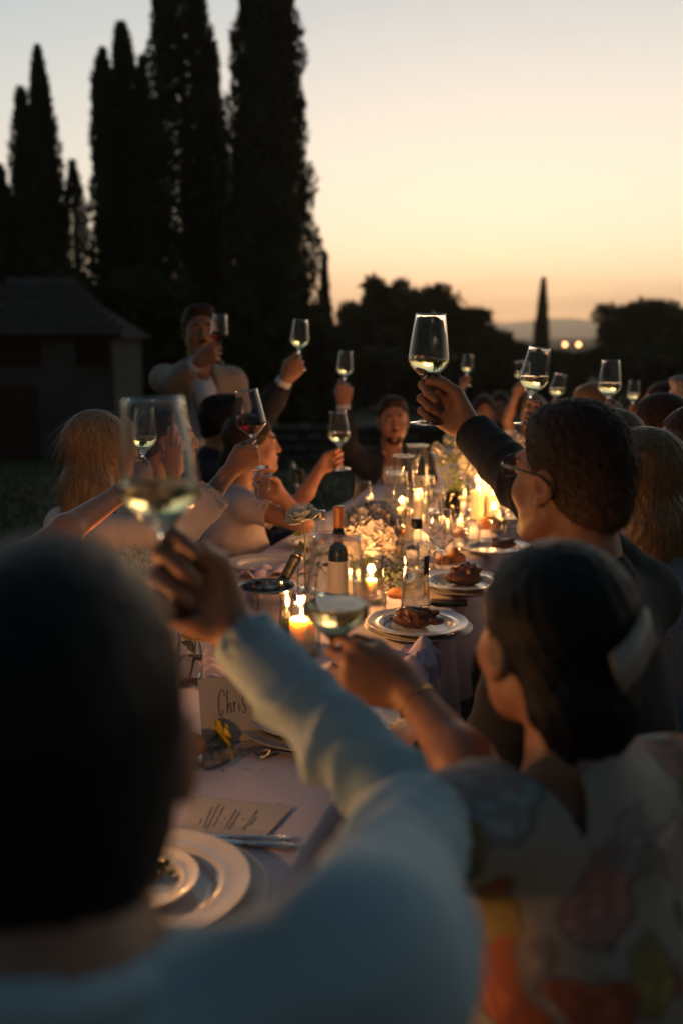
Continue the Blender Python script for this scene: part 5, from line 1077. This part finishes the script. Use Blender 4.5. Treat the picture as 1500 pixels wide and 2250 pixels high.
A['br'] = person('person with shoulder length dark brown hair at right, bare arm raised', P(1440, 940, 3.45), 72, 70, fem=True, arms={'L': dict(elbow=P(1428, 1002, 3.35), grip=g6(.06), axis=a6, wrist=P(1362, 915, 3.55))}, hair='long', hairm=H_auburn, cloth='dress', clothm=teal, sleeves='cap', res=.006, skin=SK_C, group=GR, strands=600)
A['rp'] = person('person in a rose pink dress cut by the right edge, face in profile', P(1513, 985, 2.75), 82, 70, fem=True, hair='bob', hairm=H_auburn, cloth='dress', clothm=rose_, sleeves='cap', res=.005, skin=SK_C, strands=350, group=GR, arms={'L': dict(elbow=P(1510, 1200, 2.45), grip=P(1472, 1120, 2.5), dir=V(-.3, .1, .9), axis=V(0, 1, 0), pose='rest')})
A['gr'] = person('person with grey hair at the right edge behind the woman in rose pink', P(1512, 895, 4.0), 78, 74, hair='short', hairm=H_grey, cloth='shirt', clothm=white, res=.006, skin=SK_C, strands=350, group=GR)
A['fr'] = person('person with reddish hair far away near the right edge', P(1448, 888, 5.6), 86, 80, fem=True, hair='long', hairm=H_auburn, cloth='dress', clothm=rose_, sleeves='cap', res=.007, cres=.012, skin=SK_C, strands=350, group=GR, arms={'R': dict(elbow=P(1420, 960, 5.7), grip=g9(.06), axis=a9, wrist=P(1400, 925, 5.85))})
A['hb'] = person('person with fair hair seen faintly between the man in glasses and the right arm', P(1290, 895, 5.0), 88, 80, fem=True, hair='long', hairm=H_light, cloth='dress', clothm=pink, sleeves='cap', res=.006, cres=.012, skin=SK_B, strands=350, group=GR, arms={'R': dict(elbow=P(1258, 955, 5.1), grip=g21(.06), axis=a21, wrist=P(1235, 910, 5.15))})
A['e1'] = person('person with long dark hair at the far head of the table, arm raised', P(1062, 905, 7.25), 178, 178, fem=True, hair='long', hairm=H_brown, cloth='dress', clothm=navy, sleeves='long', res=.007, cres=.012, skin=SK_C, strands=350, group=GR, arms={'R': dict(elbow=P(1020, 950, 7.2), grip=g10(.06), axis=a10, wrist=P(1020, 880, 7.15))})
A['e2'] = person('person with auburn hair just behind the long haired guest at the table head', P(1097, 895, 7.9), 172, 172, fem=True, hair='long', hairm=H_auburn, cloth='shirt', clothm=dark, res=.007, cres=.012, skin=SK_C, strands=350, group=GR)
A['e3'] = person('person in a white top at the far right corner of the table, arm raised', P(1168, 905, 6.9), 150, 150, fem=True, hair='long', hairm=H_light, cloth='dress', clothm=white, sleeves='cap', res=.007, cres=.012, skin=SK_B, strands=350, group=GR, arms={'R': dict(elbow=P(1112, 925, 7.0), grip=g12(.06), axis=a12, wrist=P(1130, 868, 7.0))})
A['beard'] = person('person with reddish beard smiling, open dark jacket over a white shirt', P(862, 922, 5.4), 184, 186, s=1.0, smile=1, hair='short', hairm=H_brown, cloth='jacket', clothm=navy, res=.005, cres=.010, skin=SK_C, strands=700, group=GR, arms={'R': dict(elbow=P(762, 985, 5.3), grip=g14(.062), axis=a14, wrist=P(750, 895, 5.35))})
A['stand'] = person('person standing in a beige jacket and pale blue shirt, holding up red wine', P(440, 727, 5.0), 196, 207, s=1.02, hair='short', hairm=H_brown, cloth='jacket', clothm=beige, res=.005, cres=.010, skin=SK_A, strands=700, group=GR, standing=True, inner=lightblue, pants=beige, arms={'R': dict(elbow=P(382, 838, 4.85), grip=g15(.066), axis=a15, wrist=P(430, 800, 4.75))})
A['suit'] = person('person in a dark suit with black hair, head turned away, arm stretched high', P(492, 925, 4.75), -62, -55, s=1.0, hair='short', hairm=H_black, cloth='jacket', clothm=navy, res=.006, cres=.010, skin=SK_A, strands=700, group=GR, arms={'R': dict(elbow=P(585, 905, 4.5), grip=g16(.055), axis=a16, wrist=P(628, 828, 4.5))})
A['pinkw'] = person('person smiling in profile in a pink dress, tumbler in one hand, glass raised', P(556, 975, 4.0), -84, -70, fem=True, smile=1, hair='updo', hairm=H_brown, cloth='dress', clothm=pink, sleeves='cap', res=.004, cres=.008, skin=SK_C, strands=700, group=GR, z_pelvis=.5,
    arms={'R': dict(elbow=P(668, 1152, 3.72), grip=P(578, 1068, 3.66), axis=V(.05, 0, 1), wrist=P(608, 1088, 3.66), pose='cup'), 'L': dict(elbow=P(655, 1110, 4.15), grip=g17(.062), axis=a17, wrist=P(715, 1020, 4.1))})
A['blond'] = person('person with straight blonde hair and cream shirt seen from behind at left, red wine raised', P(222, 988, 3.0), -42, -48, fem=True, hair='long', hairm=H_blond, cloth='shirt', clothm=cream, sleeves='three', res=.004, cres=.007, fold=.0045, skin=SK_A, group=GR, strands=3000,
    arms={'R': dict(elbow=P(405, 1165, 2.78), grip=g18(.062), axis=a18, wrist=P(508, 1020, 2.92))})
A['dk'] = person('person with dark hair beside the blonde woman, seen through the blurred glass', P(362, 962, 3.5), -70, -62, hair='short', hairm=H_brown, cloth='shirt', clothm=cream, res=.006, skin=SK_A, strands=700, group=GR, arms={'R': dict(elbow=P(385, 1120, 3.35), grip=P(398, 990, 3.35), dir=V(.1, .1, 1), axis=V(-1, 0, 0), pose='rest')})
A['edge'] = person('person beyond the left edge whose bare arm reaches into the picture', P(-250, 1085, 1.95), -55, -50, fem=True, hair='long', hairm=H_brown, cloth='dress', clothm=rose_, sleeves='cap', res=.004, cres=.010, skin=SK_C, group=GR, arms={'R': dict(elbow=P(60, 1225, 2.08), grip=g20(.055), axis=a20, wrist=P(262, 1062, 2.42))})
# beard, moustache
def beardy(a, m, full=True):
    H, MH, hs = a['H'], a['MH'], a['hs']; w = loc2w(MH * hs, H); C = lambda p, q, r1, r2, k=.012: cone(w(*p), w(*q), r1, r2, k)
    pr = [C((-.02, .092, -.052), (0, .1, -.05), .005, .006), C((.02, .092, -.052), (0, .1, -.05), .005, .006)]
    if full: pr += [C((-.055, .01, -.06), (-.014, .073, -.104), .018, .024, .02), C((.055, .01, -.06), (.014, .073, -.104), .018, .024, .02), C((-.014, .08, -.1), (.014, .08, -.1), .02, .02), C((-.07, -.002, -.02), (-.055, .01, -.06), .010, .018, .02), C((.07, -.002, -.02), (.055, .01, -.06), .010, .018, .02)]
    v, f = sdf_mesh(pr, .004, folds(.001, 200, 2)); mesh_np('beard' if full else 'moustache', v, f, m, a['o'])
beardy(A['beard'], H_auburn); beardy(A['stand'], H_brown, False)
# glasses of the man in the foreground
def spectacles(a):
    H, MH, hs = a['H'], a['MH'], a['hs']; w = loc2w(MH * hs, H); m = mat('black_acetate', (.012, .012, .013), .25); o = empty('glasses', H); o.parent = a['o']; L0 = lambda *p: w(*p) - H
    for q in (-1, 1):
        ring = [L0(q * (.034 + .025 * np.sign(math.cos(t)) * abs(math.cos(t)) ** .6), .103 - .006 * abs(math.cos(t)), .006 + .019 * np.sign(math.sin(t)) * abs(math.sin(t)) ** .7) for t in np.linspace(0, 2 * math.pi, 33)]
        b = MB(); b.tube(ring, .0021, 8, False); b.build('lens_frame', m, o)
        b = MB(); b.add([*ring[:-1]], [tuple(range(32))]); b.build('lens', M_tg, o)
        b = MB(); b.tube([L0(q * .060, .099, .014), L0(q * .072, .088, .014), L0(q * .0835, .02, .012), L0(q * .086, -.012, .010), L0(q * .083, -.03, -.004), L0(q * .080, -.038, -.02)], [.0026, .0028, .0024, .0022, .0022, .002], 8); b.build('temple', m, o)
    b = MB(); b.tube([L0(-.012, .103, .012), L0(0, .109, .015), L0(.012, .103, .012)], .0022, 8); b.build('bridge', m, o)
spectacles(A['specs'])
# hair clip ribbon of the woman in the floral dress
def ribbon(a):
    H, MH, hs = a['H'], a['MH'], a['hs']; w = loc2w(MH * hs, H); m = mat('satin_ribbon', (.42, .36, .30), .35)
    b = MB(); pts = [w(-.008, -.142, .004), w(.02, -.137, .022), w(.056, -.112, .044)]; d = MH @ V(-.35, 0, .93) * .024; vs = []; 
    for i, p in enumerate(smooth_prof([(0, 0), (1, 0), (2, 0)], 4)):
        t = min(1.999, p[0]); k = int(t); q = pts[k] * (1 - (t - k)) + pts[k + 1] * (t - k); vs += [q - d, q + d * .9]
    n = len(vs) // 2; b.add(vs, [(2 * i, 2 * i + 1, 2 * i + 3, 2 * i + 2) for i in range(n - 1)]); o = b.build('hair_ribbon', m, a['o']); s_ = o.modifiers.new('s', 'SOLIDIFY'); s_.thickness = .004
    e = a['el']['L']; wv = a['wr']['L']; fa = unit(wv - e); c = wv - fa * .03; Af = frame_to(fa); b = MB(); b.tube([c + Af @ V(.027 * math.cos(t), .027 * math.sin(t), .004 * math.sin(t)) for t in np.linspace(0, 2 * math.pi, 29)], .0011, 6, False); b.build('bracelet', mat('gold', (.8, .55, .25), .25, 1.0), a['o'])
ribbon(A['floral'])
tumbler('clear tumbler held in the hand of the smiling woman in pink', P(578, 1068, 3.66) - V(0, 0, .045), .034, .09, 'held tumbler')
# shirt buttons on the blonde's cuff
# ------------------------------------------------------------------ chairs
def chair(label, a, m=M_wood):
    pv, fw, rt = a['PV'], a['fw'], a['rt']; o = empty('banquet_chair', (pv[0], pv[1], 0), math.atan2(-fw[0], fw[1])); tag(o, label, 'chair', 'dark wooden banquet chairs')
    b = MB(); b.box((-.2, -.2, .40), (.2, .2, .435)); b.build('seat', m, o, smooth=False, bevel=.008)
    for x in (-.18, .18):
        b = MB(); b.tube([(x, .17, 0), (x * .98, .175, .40)], [.014, .018], 8); b.build('leg', m, o)
        b = MB(); b.tube([(x, -.24, 0), (x, -.18, .42), (x * .97, -.21, .66), (x * .95, -.25, .92)], [.014, .018, .016, .013], 8); b.build('back_post', m, o)
    for z, y in ((.90, -.247), (.80, -.232), (.52, -.195)): b = MB(); b.tube([(-.175, y, z), (0, y - .012, z), (.175, y, z)], .011, 8); b.build('back_rail', m, o)
    for k in range(5): x = -.11 + .055 * k; b = MB(); b.tube([(x, -.197, .52), (x, -.238, .80)], .007, 6); b.build('spindle', m, o)
for k, lb in (('blue', 'dark wooden chair under the man in the light blue shirt'), ('floral', 'dark wooden chair under the woman in the floral dress'), ('specs', 'dark wooden chair under the man in glasses'), ('pony', 'dark wooden chair under the long haired woman in denim'), ('beard', 'dark slatted chair of the bearded man'),
              ('pinkw', 'dark slatted chair of the smiling woman in pink'), ('blond', 'dark wooden chair of the blonde woman at left'), ('dk', 'dark wooden chair of the dark haired guest beside the blonde'), ('edge', 'dark wooden chair of the guest at the left edge'), ('suit', 'dark wooden chair of the guest in the dark suit')): chair(lb, A[k])
for px, py, D, yw, lb in ((668, 1050, 4.75, -75, 'empty dark slatted chair with a pale top rail behind the raised arm in pink'), (760, 1045, 4.95, -80, 'dark slatted chair left of the bearded man')):
    p = P(px, 1050, D); fw = basis(yw)[:, 1]; chair(lb, dict(PV=p, fw=fw, rt=basis(yw)[:, 0]))
